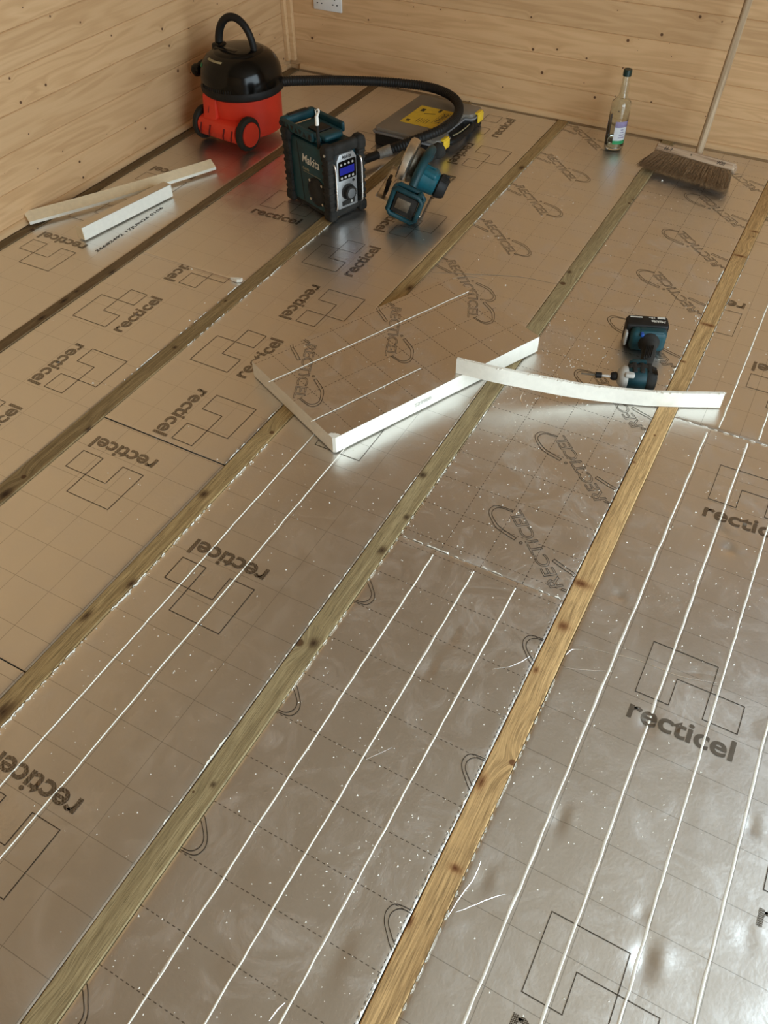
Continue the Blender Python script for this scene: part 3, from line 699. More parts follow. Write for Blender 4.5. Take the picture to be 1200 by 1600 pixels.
bm = nb(); cyl(bm, e-dirh*.012, e+dirh*.042, .0212, .0195, 24, .002); c_ = obj('taped_cuff', bm, SILVERT); world_child(c_, hose)
e2 = e+dirh*.042; tip = at(566, 251, .030)
bm = nb(); cyl(bm, e2-dirh*.006, tip, .0165, .0160, 20, .002); c_ = obj('hose_end_tube', bm, BLACKM); world_child(c_, hose)

# ================================================================== SITE RADIO
rd = thing('site_radio', 'teal and black jobsite radio with silver front panel and taped aerial', 'radio', (.879, -1.113, .002), (0, 0, rad(-20.5)))
HX, HY = .1305, .0815
bm = nb(); box(bm, (-.004, 0, .128), (.226, .142, .224), .008, 3); body = obj('body', bm, TEAL, rd)
for sx in (-1, 1):
    for sy in (-1, 1):
        bm = nb(); x, y = sx*(HX-.019), sy*(HY-.014)
        box(bm, (x, y, .133), (.036, .026, .215), .007, 3)
        for k in range(8): box(bm, (x, y, .050+.0235*k), (.0395, .0295, .013), .004, 2)
        bp = obj('corner_bumper', bm, RUBBER, rd)
        bm = nb(); box(bm, (x, y, .021), (.046, .036, .040), .012, 4); obj('bumper_foot', bm, RUBBER, bp)
        bm = nb(); box(bm, (x, y, .238), (.050, .040, .046), .015, 4)
        if sx > 0: box(bm, (x, y, .248), (.044, .038, .036), .014, 4)
        obj('bumper_cap', bm, RUBBER, bp)
        bm = nb(); cyl(bm, (x+sx*.010, y+sy*.0195, .238), (x+sx*.010, y+sy*.0225, .238), .0045, None, 12); obj('bolt', bm, STEEL, bp)
bm = nb(); box(bm, (0, 0, .012), (.225, .135, .020), .005, 2)
box(bm, (HX-.012, 0, .030), (.020, .120, .022), .005, 2); obj('base_rail', bm, RUBBER, rd)
bm = nb(); box(bm, (HX-.018, 0, .243), (.032, .120, .036), .010, 3); obj('frame_rail', bm, RUBBER, rd)
# speaker side
for sy in (-1, 1):
    T = Matrix.Translation((.045, sy*.0705, .082)) @ Matrix.Rotation(rad(90)*sy*-1, 4, 'X')
    bm = nb(); lathe(bm, [(.050, 0), (.050, .004), (.046, .006), (.043, .0035), (.030, .005), (.014, .0075), (0, .008)], 40, T); sp_ = obj('speaker', bm, RUBBER, rd)
    for k in range(4):
        bm = nb(); a_ = rad(45+90*k); q = T @ Vector((.0475*cos(a_), .0475*sin(a_), .0)); q2 = T @ Vector((.0475*cos(a_), .0475*sin(a_), .007))
        cyl(bm, q, q2, .0048, None, 12); obj('screw', bm, STEEL, sp_)
    bm = nb(); box(bm, (-.045, sy*.0712, .128), (.003, .0012, .205), 0, 1, Matrix.Rotation(rad(6)*sy, 4, 'Y')); obj('panel_groove', bm, BLACKM, rd)
MT = Matrix.Translation((-.030, -.0722, .166)) @ Matrix.Rotation(rad(90), 4, 'X')
t = text_bm('Makita', .098, .031, bold=.014, shear=.22); t.transform(MT); obj('lettering', t, WHITETX, rd, smooth=0)
t = text_bm('DAB', .034, .0095, bold=.02); t.transform(Matrix.Translation((-.028, -.0722, .142)) @ Matrix.Rotation(rad(90), 4, 'X')); obj('lettering', t, GOLD, rd, smooth=0)
bm = nb(); box(bm, (.022, -.0722, .136), (.10, .0006, .0012)); obj('panel_line', bm, GOLD, rd, smooth=0)
# front panel (faces local +X)
PX = HX-.008
MP = Matrix(((0, 0, 1, PX), (1, 0, 0, 0), (0, 1, 0, 0), (0, 0, 0, 1)))
bm = nb(); prism(bm, [(-.043, .036), (.043, .036), (.043, .205), (.030, .226), (-.030, .226), (-.043, .205)], -.014, .006, MP, .003, 2); fp = obj('front_panel', bm, SILVER, rd)
bm = nb(); prism(bm, [(-.036, .137), (.036, .137), (.038, .140), (.038, .198), (.034, .203), (-.034, .203), (-.038, .198), (-.038, .140)], .006, .0078, MP); dp = obj('display_surround', bm, BLACKG, fp)
bm = nb(); prism(bm, [(-.033, .156), (.030, .156), (.030, .181), (-.033, .181)], .0078, .0084, MP); obj('lcd_screen', bm, LCD, fp)
for k in range(4):
    for zz in (.1455, .1915):
        bm = nb(); y = -.026+.0165*k
        if zz > .17: lathe(bm, [(0, .0095), (.0035, .0095), (.0042, .0078)], 12, MP @ Matrix.Translation((y, zz, 0)))
        else: prism(bm, [(y-.0045, zz-.004), (y+.0045, zz-.004), (y+.0045, zz+.004), (y-.0045, zz+.004)], .0078, .0095, MP, .0008, 1)
        obj('button', bm, GREYP, fp)
bm = nb(); KT = MP @ Matrix.Translation((0, .092, .006))
lathe(bm, [(.0275, 0), (.0275, .004), (.0235, .006), (.0225, .019), (.0195, .0215), (0, .0215)], 36, KT); kn = obj('volume_knob', bm, RUBBER, fp)
for k in range(18):
    bm = nb(); a_ = 2*pi*k/18; box(bm, (0, 0, 0), (.0022, .003, .014), 0, 1); bm.transform(KT @ Matrix.Translation((.0232*cos(a_), .0232*sin(a_), .0125)) @ Matrix.Rotation(a_, 4, 'Z')); obj('grip_rib', bm, BLACKM, kn)
bm = nb(); lathe(bm, [(0, .0226), (.0145, .0224), (.0165, .0216)], 24, KT); obj('knob_cap', bm, plain('dark_grey_cap', (.12, .12, .12), .5), kn)
bm = nb(); lathe(bm, [(0, .0085), (.0045, .0085), (.005, .006)], 14, MP @ Matrix.Translation((.026, .126, 0))); obj('button', bm, BLACKM, fp)
bm = nb(); prism(bm, [(-.027, .046), (.027, .046), (.030, .050), (.030, .060), (.026, .064), (-.027, .062)], .006, .0075, MP); so = obj('socket_flap', bm, RUBBER, fp)
bm = nb(); prism(bm, [(.010, .049), (.019, .049), (.019, .060), (.010, .060)], .0075, .0095, MP, .001, 1); obj('socket_port', bm, GREYP, fp)
t = text_bm('Makita', .040, .0125, bold=.02, shear=.22); t.transform(MP @ Matrix.Translation((-.020, .2085, .0064))); obj('lettering', t, BLACKM, fp, smooth=0)
for sy in (-1, 1):
    bm = nb(); y = sy*.0565
    tube(bm, spline([(PX-.006, y, .038), (PX+.010, y, .042), (PX+.017, y, .060), (PX+.018, y, .12), (PX+.017, y, .180), (PX+.010, y, .198), (PX-.006, y, .202)], 5), .0032, 10); obj('guard_bar', bm, CHROME, rd)
# top: handle frame, battery lid
bm = nb(); box(bm, (-.03, 0, .252), (.150, .118, .024), .010, 3); box(bm, (.045, 0, .259), (.050, .080, .022), .010, 3); obj('battery_lid', bm, TEAL, rd)
bm = nb(); box(bm, (-.012, 0, .2665), (.055, .062, .008), .003, 2); obj('lid_catch', bm, BLACKM, rd)
hd = nb()
for sy in (-1, 1): box(hd, (-.052, sy*.066, .2655), (.180, .014, .034), .009, 3)
box(hd, (-.136, 0, .2680), (.030, .146, .032), .010, 3); hd = obj('carry_handle', hd, TEAL, rd)
bm = nb(); box(bm, (-.1365, 0, .2835), (.020, .085, .006), .002, 2); obj('grip_pad', bm, BLACKM, hd)
for k in range(6):
    x = -.120+.023*k; bm = nb(); s_ = 1 if k % 2 else -1
    prism(bm, [(x-.009, .2655-.009*s_), (x+.009, .2655-.009*s_), (x, .2655+.008*s_)], .0726, .0738, Matrix(((1, 0, 0, 0), (0, 0, -1, 0), (0, 1, 0, 0), (0, 0, 0, 1)))); obj('handle_web', bm, BLACKM, hd, smooth=0)
for x in (-.137, .028):
    bm = nb(); cyl(bm, (x, -.072, .2655), (x, -.0765, .2655), .0085, None, 16, .001); obj('pivot_screw', bm, RUBBER, hd)
ae = nb(); ap = Vector((.062, -.063, .235)); cyl(ae, ap, ap+Vector((-.002, 0, .082)), .0062, .0055, 14, .001); ae = obj('aerial', ae, RUBBER, rd)
bm = nb(); q = ap+Vector((-.002, 0, .078)); cyl(bm, q, q+Vector((.000, 0, .030)), .0068, .0060, 14, .001); cyl(bm, q+Vector((0, 0, .028)), q+Vector((.006, .003, .040)), .0050, .0042, 10)
tube(bm, spline([q+Vector((-.001, 0, .030)), q+Vector((-.003, 0, .042)), q+Vector((-.0055, 0, .050))], 4), [.0028-.0002*k for k in range(9)], 8)
tube(bm, spline([q+Vector((.006, .003, .038)), q+Vector((.010, .003, .047)), q+Vector((.007, .003, .051)), q+Vector((.002, .002, .048))], 4), .0034, 8); obj('white_tape_tip', bm, TAPE, ae)

# ================================================================== ORGANISER CASE
cs = thing('organiser_case', 'black parts case with smoky clear lid, yellow latches and yellow label', 'tool case', (.938, -.392, .002), (0, 0, rad(-2.5)))
CX, CY = .155, .205
def foot(ins=0, notch=.034):
    a, b_ = CX-ins, CY-ins; n0 = .105+ins*.5
    return [(-a+.012, -b_), (a-.012, -b_), (a, -b_+.012), (a, -n0), (a-.012, -n0+.012), (a-notch, -n0+.02), (a-notch, n0-.02), (a-.012, n0-.012), (a, n0), (a, b_-.012), (a-.012, b_), (-a+.012, b_), (-a, b_-.012), (-a, -b_+.012)]
bm = nb(); prism(bm, foot(.006), 0, .044, None, .003, 2); tray = obj('tray', bm, BLACKM, cs)
bm = nb(); prism(bm, foot(.008), .0508, .0655, None, .004, 2); ldc = obj('lid', bm, LIDM, cs)
bm = nb(); prism(bm, foot(0), .0443, .0512, None, .0015, 1); obj('lid_rim', bm, plain('frosted_rim', (.20, .20, .205), .45), ldc)
for x in (-.085, -.02, .05): bm = nb(); box(bm, (x, 0, .0475), (.0025, .37, .005)); obj('divider', bm, BLACKM, tray)
rr = random.Random(8)
for sy in (-1, 1):
    bm = nb(); y = sy*.150
    box(bm, (CX+.004, y, .043), (.010, .046, .036), .0045, 3); box(bm, (CX-.004, y, .061), (.018, .046, .008), .003, 2); obj('latch', bm, YELLOW, cs)
bm = nb(); tube(bm, spline([(CX-.020, -.105, .026), (CX-.004, -.085, .026), (CX+.004, -.05, .026), (CX+.006, 0, .026), (CX+.004, .05, .026), (CX-.004, .085, .026), (CX-.020, .105, .026)], 6), .0115, 12); hnd = obj('carry_handle', bm, BLACKM, cs)
bm = nb(); tube(bm, spline([(CX-.014, -.060, .0395), (CX-.005, -.03, .0400), (CX-.003, .03, .0400), (CX-.006, .07, .0395)], 6), .0022, 8); obj('handle_edge', bm, GOLD, hnd)
bm = nb(); box(bm, (-.005, -.008, .0661), (.155, .185, .0007)); lab = obj('paper_label', bm, LABELY, cs, smooth=0)
ML = Matrix.Translation((-.005, -.008, .0667))
def lprint(bm, nm='label_print'): bm.transform(ML); obj(nm, bm, LABELK, lab, smooth=0)
# big name near the right edge reads towards the back wall
t = text_bm('DEWALT', .098, .022, bold=.03); t.transform(Matrix.Translation((.048, .060, 0)) @ Matrix.Rotation(rad(-90), 4, 'Z')); lprint(t, 'label_lettering')
bm = nb(); stroke(bm, [(.042, .068), (.073, .068), (.073, -.046), (.042, -.046)], .0016, 0, True); lprint(bm)
bm = nb(); box(bm, (-.006, .030, 0), (.048, .005, .0004), 0, 1, Matrix.Rotation(rad(22), 4, 'Z')); lprint(bm, 'screw_picture')
for (x, y, w_, h_) in ((-.048, .052, .018, .026), (-.055, -.065, .016, .018), (.02, .075, .012, .03)):
    bm = nb(); box(bm, (x, y, 0), (w_, h_, .0004), .0001, 1); lprint(bm)
for k in range(5): bm = nb(); box(bm, (-.02+.011*k, -.045, 0), (.0022, .045-.005*(k % 3), .0003)); lprint(bm, 'label_text_line')

# ================================================================== CIRCULAR SAW
sw = thing('circular_saw', 'teal circular saw with polished blade guard resting on its motor', 'saw', (1.118, -.985, .0), (0, 0, 0))
sw.rotation_euler = (Matrix.Rotation(rad(103), 3, 'Z') @ Matrix.Rotation(rad(20), 3, 'X')).to_euler(); sw.location.z = .044
BC = Vector((.010, 0, .050))
g_ = nb(); n_ = 28; prof = []
for k in range(n_+1):                                  # upper blade guard: thick rounded half drum
    a_ = rad(-8+196*k/n_); prof.append((a_,))
sec = [(.050, -.016), (.086, -.016), (.0915, -.011), (.0925, 0), (.0915, .011), (.086, .016), (.030, .016), (.030, .012), (.050, -.012)]
rows = [[g_.verts.new(BC + Vector((r*cos(a_[0]), y, r*sin(a_[0])))) for r, y in sec] for a_ in prof]
for a_, b_ in zip(rows, rows[1:]):
    for k in range(len(sec)): g_.faces.new((a_[k], a_[(k+1) % len(sec)], b_[(k+1) % len(sec)], b_[k]))
g_.faces.new(rows[0][::-1]); g_.faces.new(rows[-1]); obj('blade_guard', g_, STEEL, sw)
bm = nb(); lathe(bm, [(0, -.0008), (.0785, -.0008), (.0795, 0), (.0785, .0008), (0, .0008)], 48, Matrix.Translation(BC+Vector((0, .002, 0))) @ Matrix.Rotation(rad(90), 4, 'X')); obj('saw_blade', bm, STEEL, sw)
gr = nb(); cyl(gr, BC+Vector((-.005, -.017, .010)), BC+Vector((-.005, -.046, .010)), .060, .050, 32, .004); cyl(gr, BC+Vector((.022, -.017, .032)), BC+Vector((.022, -.038, .032)), .030, .026, 20, .003)
cyl(gr, BC+Vector((.060, -.016, .030)), BC+Vector((.060, -.050, .030)), .018, .016, 16, .003); gr = obj('gear_case', gr, STEELD, sw)
for q in ((-.045, .030), (.03, -.020), (.02, .058)):
    bm = nb(); cyl(bm, BC+Vector((q[0], -.040, q[1]*.8+.005)), BC+Vector((q[0], -.052, q[1]*.8+.005)), .006, None, 10, .001); obj('screw', bm, STEEL, gr)
mo = nb(); mc = BC+Vector((-.040, 0, .005)); cyl(mo, mc+Vector((0, -.048, 0)), mc+Vector((0, -.128, -.002)), .047, .041, 32, .006)
box(mo, mc+Vector((-.004, -.090, .030)), (.060, .060, .026), .010, 3); mo = obj('motor_housing', mo, TEALB, sw)
bm = nb(); cyl(bm, mc+Vector((0, -.126, -.002)), mc+Vector((0, -.165, -.003)), .0425, .036, 32, .007); cap = obj('motor_end_cap', bm, BLACKM, mo)
for k in range(7): bm = nb(); box(bm, mc+Vector((-.024+.008*k, -.146, .0365-.0016*abs(k-3))), (.003, .026, .004), .001, 1); obj('cooling_rib', bm, RUBBER, cap)
bm = nb(); box(bm, mc+Vector((.002, -.082, .0455)), (.004, .045, .005), .002, 2); obj('moulded_rib', bm, TEALB, mo)
sh = nb(); box(sh, (.018, -.018, -.0445), (.245, .022, .003), .001, 1); box(sh, (.018, .038, -.0445), (.245, .030, .003), .001, 1); box(sh, (.018, -.085, -.0445), (.245, .070, .003), .001, 1)
for x in (-.092, .128): box(sh, (x, -.022, -.0445), (.026, .150, .003), .001, 1)
box(sh, (.018, .0525, -.041), (.245, .0025, .010), .0008, 1); sh = obj('base_plate', sh, STEEL, sw)
bm = nb(); box(bm, (-.05, .030, -.020), (.012, .014, .046), .003, 2); obj('depth_lever', bm, BLACKM, sw); bm = nb(); box(bm, (.03, .040, -.036), (.05, .012, .010), .003, 2); obj('depth_clamp', bm, BLACKM, sw)
hn = nb()
ring = [(-.150, -.056+.052*cx, -.005+.048*cz) for cx, cz in ((-1, -.75), (-.8, -1), (.75, -1), (1, -.75), (1, .8), (.8, 1), (-.7, 1), (-1, .75))]
tube(hn, ring, .0085, 10, True); ring2 = [(x+.035, y, z) for x, y, z in ring]; tube(hn, ring2, .0085, 10, True)
for a_, b_ in zip(ring[::2], ring2[::2]): tube(hn, [a_, b_], .009, 8)
tube(hn, spline([(-.105, -.056, .048), (-.075, -.056, .090), (-.020, -.058, .118), (.040, -.060, .120), (.085, -.060, .100), (.098, -.058, .060)], 6), [.0155]*31, 12)
hn = obj('rear_handle', hn, TEAL, sw)
bm = nb(); box(bm, (-.130, -.056, -.005), (.045, .082, .074), .006, 2); br = obj('battery_mount', bm, RUBBER, sw)
bm = nb(); box(bm, (-.1545, -.050, -.002), (.006, .050, .040), .002, 2); obj('terminal_block', bm, STEELD, br)
bm = nb(); box(bm, (.020, -.060, .098), (.060, .020, .018), .006, 2); obj('trigger', bm, BLACKM, sw)
bm = nb(); lathe(bm, [(0, 0), (.014, .002), (.015, .020), (.024, .030), (.028, .044), (.026, .058), (.016, .066), (0, .068)], 24, Matrix.Translation((.110, -.060, .055)) @ Matrix.Rotation(rad(48), 4, 'Y') @ Matrix.Rotation(rad(25), 4, 'X')); obj('front_knob', bm, RUBBER, sw)
bpy.context.view_layer.update()
sw.location.z += .002-min((c.matrix_world @ v.co).z for c in sw.children_recursive for v in c.data.vertices)
# ================================================================== IMPACT DRIVER (lying on its side)
dv = thing('impact_driver', 'teal cordless impact driver with black battery lying on its side', 'drill', (2.183, -1.630, .0015), (0, 0, rad(21.5)))
R90 = Matrix.Rotation(rad(90), 4, 'Y')
bm = nb(); lathe(bm, [(0, -.030), (.026, -.030), (.0305, -.024), (.0315, 0), (.0315, .034), (.028, .043), (.018, .048), (0, .049)], 32, Matrix.Translation((0, 0, .0335)) @ R90); bd = obj('motor_body', bm, TEAL, dv)
bm = nb(); lathe(bm, [(.0322, .020), (.0336, .022), (.0336, .036), (.0300, .046), (.012, .051), (0, .051)], 32, Matrix.Translation((0, 0, .0335)) @ R90)
for k in range(3): box(bm, (-.012+.020*k, .004, .064), (.012, .040, .006), .002, 2)
box(bm, (.004, .010, .0625), (.060, .016, .008), .003, 2); obj('rubber_overmould', bm, RUBBER, bd)
for k in range(3): bm = nb(); box(bm, (.034+.0055*k, -.012, .0665-.0018*k), (.0028, .020, .002)); obj('vent_slot', bm, BLACKG, bd)
bm = nb(); lathe(bm, [(.0, -.054), (.013, -.054), (.021, -.051), (.0285, -.044), (.0305, -.036), (.0305, -.030), (.026, -.027)], 32, Matrix.Translation((0, 0, .0335)) @ R90); box(bm, (-.026, -.018, .055), (.026, .020, .012), .004, 3); obj('nose_cone', bm, GREYP, dv)
bm = nb(); lathe(bm, [(0, -.071), (.009, -.071), (.0115, -.067), (.0115, -.057), (.009, -.054)], 20, Matrix.Translation((0, 0, .0335)) @ R90); ch = obj('chuck', bm, BLACKM, dv)
bm = nb(); cyl(bm, (-.070, 0, .0335), (-.098, 0, .0335), .0042, None, 8); bt = obj('bit_holder', bm, CHROME, ch)
bm = nb(); cyl(bm, (-.095, 0, .0335), (-.112, 0, .0335), .0082, None, 16, .001); obj('bit_collar', bm, BLACKM, bt)
bm = nb(); cyl(bm, (-.111, 0, .0335), (-.150, .002, .0335), .0034, .0022, 8); obj('driver_bit', bm, STEELD, bt)
hn = nb(); tube(hn, spline([(.012, .018, .033), (.026, .060, .033), (.038, .100, .033), (.044, .140, .033), (.046, .168, .033)], 5), [.0245, .024, .0225, .021, .0195, .0185, .018, .018, .018, .018, .0185, .019, .0195, .020, .0205, .021, .0225, .024, .027, .030, .031], 16)
hd = obj('handle', hn, RUBBER, dv)
for k in range(5):
    bm = nb(); box(bm, (.026+.005*k, .092+.002*k, .0515+.0005*(2-abs(k-2))), (.0028, .056, .004), .001, 1, Matrix.Rotation(rad(-14), 4, 'Z')); obj('grip_rib', bm, BLACKM, hd)
bm = nb(); box(bm, (-.012, .046, .033), (.020, .034, .020), .007, 3, Matrix.Rotation(rad(-12), 4, 'Z')); obj('trigger', bm, BLACKM, dv)
bm = nb(); box(bm, (-.010, .030, .060), (.030, .012, .010), .004, 2); box(bm, (.004, .040, .058), (.040, .012, .010), .004, 2); obj('direction_switch', bm, TEAL, dv)
DX = Matrix.Translation((.044, 0, 0))
bs = nb(); box(bs, (.000, .184, .0335), (.100, .040, .066), .014, 3); box(bs, (.006, .181, .062), (.070, .026, .012), .006, 3); bs.transform(DX); bs = obj('battery_foot', bs, TEAL, dv)
bm = nb(); box(bm, (-.022, .168, .0605), (.010, .022, .010), .003, 2); bm.transform(DX); obj('blue_button', bm, plain('blue_button', (.01, .06, .28), .4), bs)
ba = nb(); prism(ba, [(-.063, .196), (.052, .196), (.056, .202), (.056, .240), (.050, .248), (-.054, .248), (-.063, .236)], .001, .0700, None, .006, 3); ba.transform(DX); ba = obj('battery', ba, BLACKM, dv)
bm = nb(); box(bm, (-.0605, .192, .030), (.008, .022, .044), .003, 2); bm.transform(DX); obj('grey_latch', bm, GREYP, dv)
def btext(s, w_, h_, x, y, mat=WHITETX, **k):
    t = text_bm(s, w_, h_, **k); t.transform(DX @ Matrix.Translation((x, y, .0704)) @ Matrix.Rotation(pi, 4, 'Z')); obj('lettering', t, mat, ba, smooth=0)
btext('Makita', .040, .013, .047, .2245, bold=.03, shear=.2)
btext('18v', .017, .009, .018, .2405, bold=.02)
bm = nb(); box(bm, (.0365, .2365, .0704), (.022, .0085, .0006)); bm.transform(DX); pt = obj('label_patch', bm, WHITETX, ba, smooth=0)
bm = nb(); box(bm, (-.034, .2365, .0704), (.034, .005, .0006)); bm.transform(DX); obj('label_stripe', bm, WHITETX, ba, smooth=0)

# ================================================================== BOTTLE
bo = thing('glass_bottle', 'clear glass water bottle with dark cap and green-bottomed label', 'bottle', (1.657, -.176, .0015))
outer = [(0, 0), (.033, 0), (.0372, .004), (.0378, .012), (.0378, .158), (.0372, .168), (.0345, .176), (.0285, .183), (.0215, .190), (.0175, .199), (.0160, .215), (.0148, .240), (.0135, .270), (.0135, .284)]
inner = [(.0105, .284), (.0105, .270), (.0118, .240), (.0130, .215), (.0146, .200), (.0188, .191), (.0260, .1835), (.0318, .1755), (.0344, .167), (.0350, .157), (.0350, .014), (.030, .007), (0, .009)]
bm = nb(); lathe(bm, outer+inner, 48); obj('glass_body', bm, GLASS, bo, smooth=50)
bm = nb(); lathe(bm, [(0, .0095), (.0298, .0078), (.0347, .0145), (.0347, .030), (0, .030)], 48); obj('water', bm, WATER, bo, smooth=50)
bm = nb(); lathe(bm, [(.0110, .268), (.0158, .268), (.0162, .272), (.0158, .2895), (.0145, .291), (0, .291)], 28); obj('screw_cap', bm, CAPG, bo)
def wrap(a0, a1, z0, z1, mat, r, nm):
    bm = nb(); n_ = 20
    rows = [[bm.verts.new((r*cos(a0+(a1-a0)*k/n_), r*sin(a0+(a1-a0)*k/n_), z)) for z in (z0, z1)] for k in range(n_+1)]
    for a_, b_ in zip(rows, rows[1:]): bm.faces.new((a_[0], b_[0], b_[1], a_[1]))
    return obj(nm, bm, mat, bo)
A0, A1 = rad(-88), rad(-8)
wrap(A0, A1, .026, .112, PAPER, .0381, 'paper_label'); wrap(A0, A1, .026, .040, PAPERG, .0383, 'label_green_band'); wrap(A0, A1, .090, .112, PAPERV, .0383, 'label_violet_band')
for k in range(4): wrap(rad(-60+3*k), rad(-20-5*k), .050+.010*k, .0535+.010*k, PAPERV, .0384, 'label_text_line')
wrap(rad(150), rad(205), .030, .118, PAPERV, .0381, 'back_label'); wrap(rad(150), rad(205), .026, .040, PAPERG, .0383, 'label_green_band')

# ================================================================== BROOM
A, B = Vector((1.8425, -.258, .074)), Vector((2.149, -.309, .074)); d = (B-A).normalized(); L = (B-A).length
br = thing('broom', 'wooden broom with brown bristles leaning against the back wall', 'broom', Vector(((A.x+B.x)/2, (A.y+B.y)/2, 0)), (0, 0, atan2(d.y, d.x)))
TILT = Matrix.Translation((0, 0, .066)) @ Matrix.Rotation(rad(-40), 4, 'X')
# head in its own frame: x along, y across, z out of the top; bristles go to -z
hb = nb(); pol = [(-L/2, -.018), (-L/2+.006, -.026), (L/2-.006, -.026), (L/2, -.018), (L/2, .018), (L/2-.006, .026), (-L/2+.006, .026), (-L/2, .018)]
prism(hb, pol, -.013, .013, TILT, .003, 2); hd = obj('broom_head', hb, BROOMW, br)
bm = nb(); r2 = random.Random(3); inv = TILT.inverted()
for i in range(5200):
    u = r2.uniform(-.5, .5); v = r2.uniform(-1, 1)
    if r2.random() < .45: v = -1+abs(r2.gauss(0, .12))
    tu = round(u*25)/25 if r2.random() < .8 else u
    root = TILT @ Vector((tu*(L-.02)+r2.gauss(0, .0022), v*.021, -.012))
    tipw = TILT @ Vector((u*(L+.046)-.010+r2.gauss(0, .004), v*.042-.004+r2.gauss(0, .002), -.096+r2.uniform(-.004, .010)))
    if tipw.z < .0015:
        t_ = (root.z-.0015)/(root.z-tipw.z); tipw = root.lerp(tipw, t_)+Vector((r2.gauss(0, .002), -abs(r2.gauss(0, .003)), 0))
    mid = root.lerp(tipw, .5)+Vector((r2.gauss(0, .0012), r2.gauss(0, .001)-.002, 0)); w_ = r2.uniform(.0006, .0010)
    a_ = r2.random()*pi; sd = Vector((cos(a_), sin(a_)*.7, sin(a_)*.7))*w_
    q = [bm.verts.new(root-sd), bm.verts.new(root+sd), bm.verts.new(mid+sd), bm.verts.new(tipw), bm.verts.new(mid-sd)]; bm.faces.new(q)
b_ = obj('bristles', bm, BRIS, br, smooth=0); b_['kind'] = 'stuff'
for s_, x, w_ in (('66-9', -.118, .030), ('90ll', .088, .030)):
    t = text_bm(s_, w_, .013, bold=.01, shear=.15); t.transform(TILT @ Matrix.Translation((x, -.0262, -.0065)) @ Matrix.Rotation(rad(90), 4, 'X')); obj('marker_writing', t, MARK, hd, smooth=0)
bm = nb(); q = TILT @ Vector((-.012, -.0255, 0)); q2 = TILT @ Vector((-.012, -.0268, 0)); cyl(bm, q, q2, .003, None, 10); obj('nail_head', bm, STEELD, hd)
h0, h1 = Vector((1.999, -.262, .074)), Vector((2.0305, -.0185, 1.24))
HLn = (h1-h0).length; n_ = 24; bm = nb(); tube(bm, [(HLn*k/n_, 0, .0015*sin(k*.7)) for k in range(n_+1)], [.0135+.0004*sin(k*1.3) for k in range(n_+1)], 16)
hdl = obj('broom_handle', bm, wood('worn_pole_wood', (.60, .46, .31), (.48, .35, .22), (.34, .23, .13), (.12, .08, .05), 'xz', .5, .9, 60, rough=.65))
_x = (h1-h0).normalized(); _y = Vector((0, 0, 1)).cross(_x).normalized(); _z = _x.cross(_y)
hdl.matrix_world = Matrix(((_x.x, _y.x, _z.x, h0.x), (_x.y, _y.y, _z.y, h0.y), (_x.z, _y.z, _z.z, h0.z), (0, 0, 0, 1))); world_child(hdl, br)

# ================================================================== WALL SOCKET
sk = thing('wall_socket', 'white double power socket on the back wall near the corner', 'socket', (.2325, -.0008, .309))
bm = nb(); box(bm, (0, -.005, 0), (.147, .009, .087), .003, 2); obj('face_plate', bm, WHITEP, sk)
for sx in (-1, 1):
    bm = nb(); box(bm, (sx*.018, -.0115, .024), (.012, .005, .020), .0015, 2); obj('switch', bm, WHITEP, sk)
    for (x, z, w_, h_) in ((0, .006, .0045, .009), (-.011, -.016, .007, .0045), (.011, -.016, .007, .0045)):
        bm = nb(); box(bm, (sx*.040+x, -.0097, z), (w_, .0006, h_)); obj('pin_hole', bm, BLACKM, sk, smooth=0)

# ================================================================== CREASES AND CRUMBS
def top_at(x, y):
    for (x0, x1, y0, y1, h, rt) in BOARDS:
        if x0 <= x <= x1 and y0 <= y <= y1: return h(x, y)
    return 0.0
def board_at(x, y):
    for q in BOARDS:
        if q[0] <= x <= q[1] and q[2] <= y <= q[3]: return q
def crease(label, px, w=.0012, mat=None):
    pts = [at(*p) for p in px]; pts = spline(pts, 5) if len(pts) > 2 else [pts[0].lerp(pts[1], k/10) for k in range(11)]
    bm = nb(); rows = []
    for i, p in enumerate(pts):
        t_ = (pts[min(i+1, len(pts)-1)]-pts[max(i-1, 0)]).normalized(); nr = Vector((-t_.y, t_.x, 0)); j = mnoise.noise((p.x*60, p.y*60, 0)); ww = w*(.7+.6*abs(j))*(.25+.75*sin(pi*(i+.5)/len(pts))); p = p+nr*j*.0012
        z = top_at(p.x, p.y)+.0004
        rows.append([bm.verts.new((*(p-nr*ww*1.6).xy, z)), bm.verts.new((*p.xy, z+ww*.9)), bm.verts.new((*(p+nr*ww*1.6).xy, z))])
    for a_, b_ in zip(rows, rows[1:]):
        for k in range(2): bm.faces.new((a_[k], a_[k+1], b_[k+1], b_[k]))
    q = board_at(*pts[len(pts)//2].xy)
    for v in bm.verts: v.co -= Vector((q[0], q[2], 0))
    return obj('foil_crease', bm, mat or CREASE, q[5])
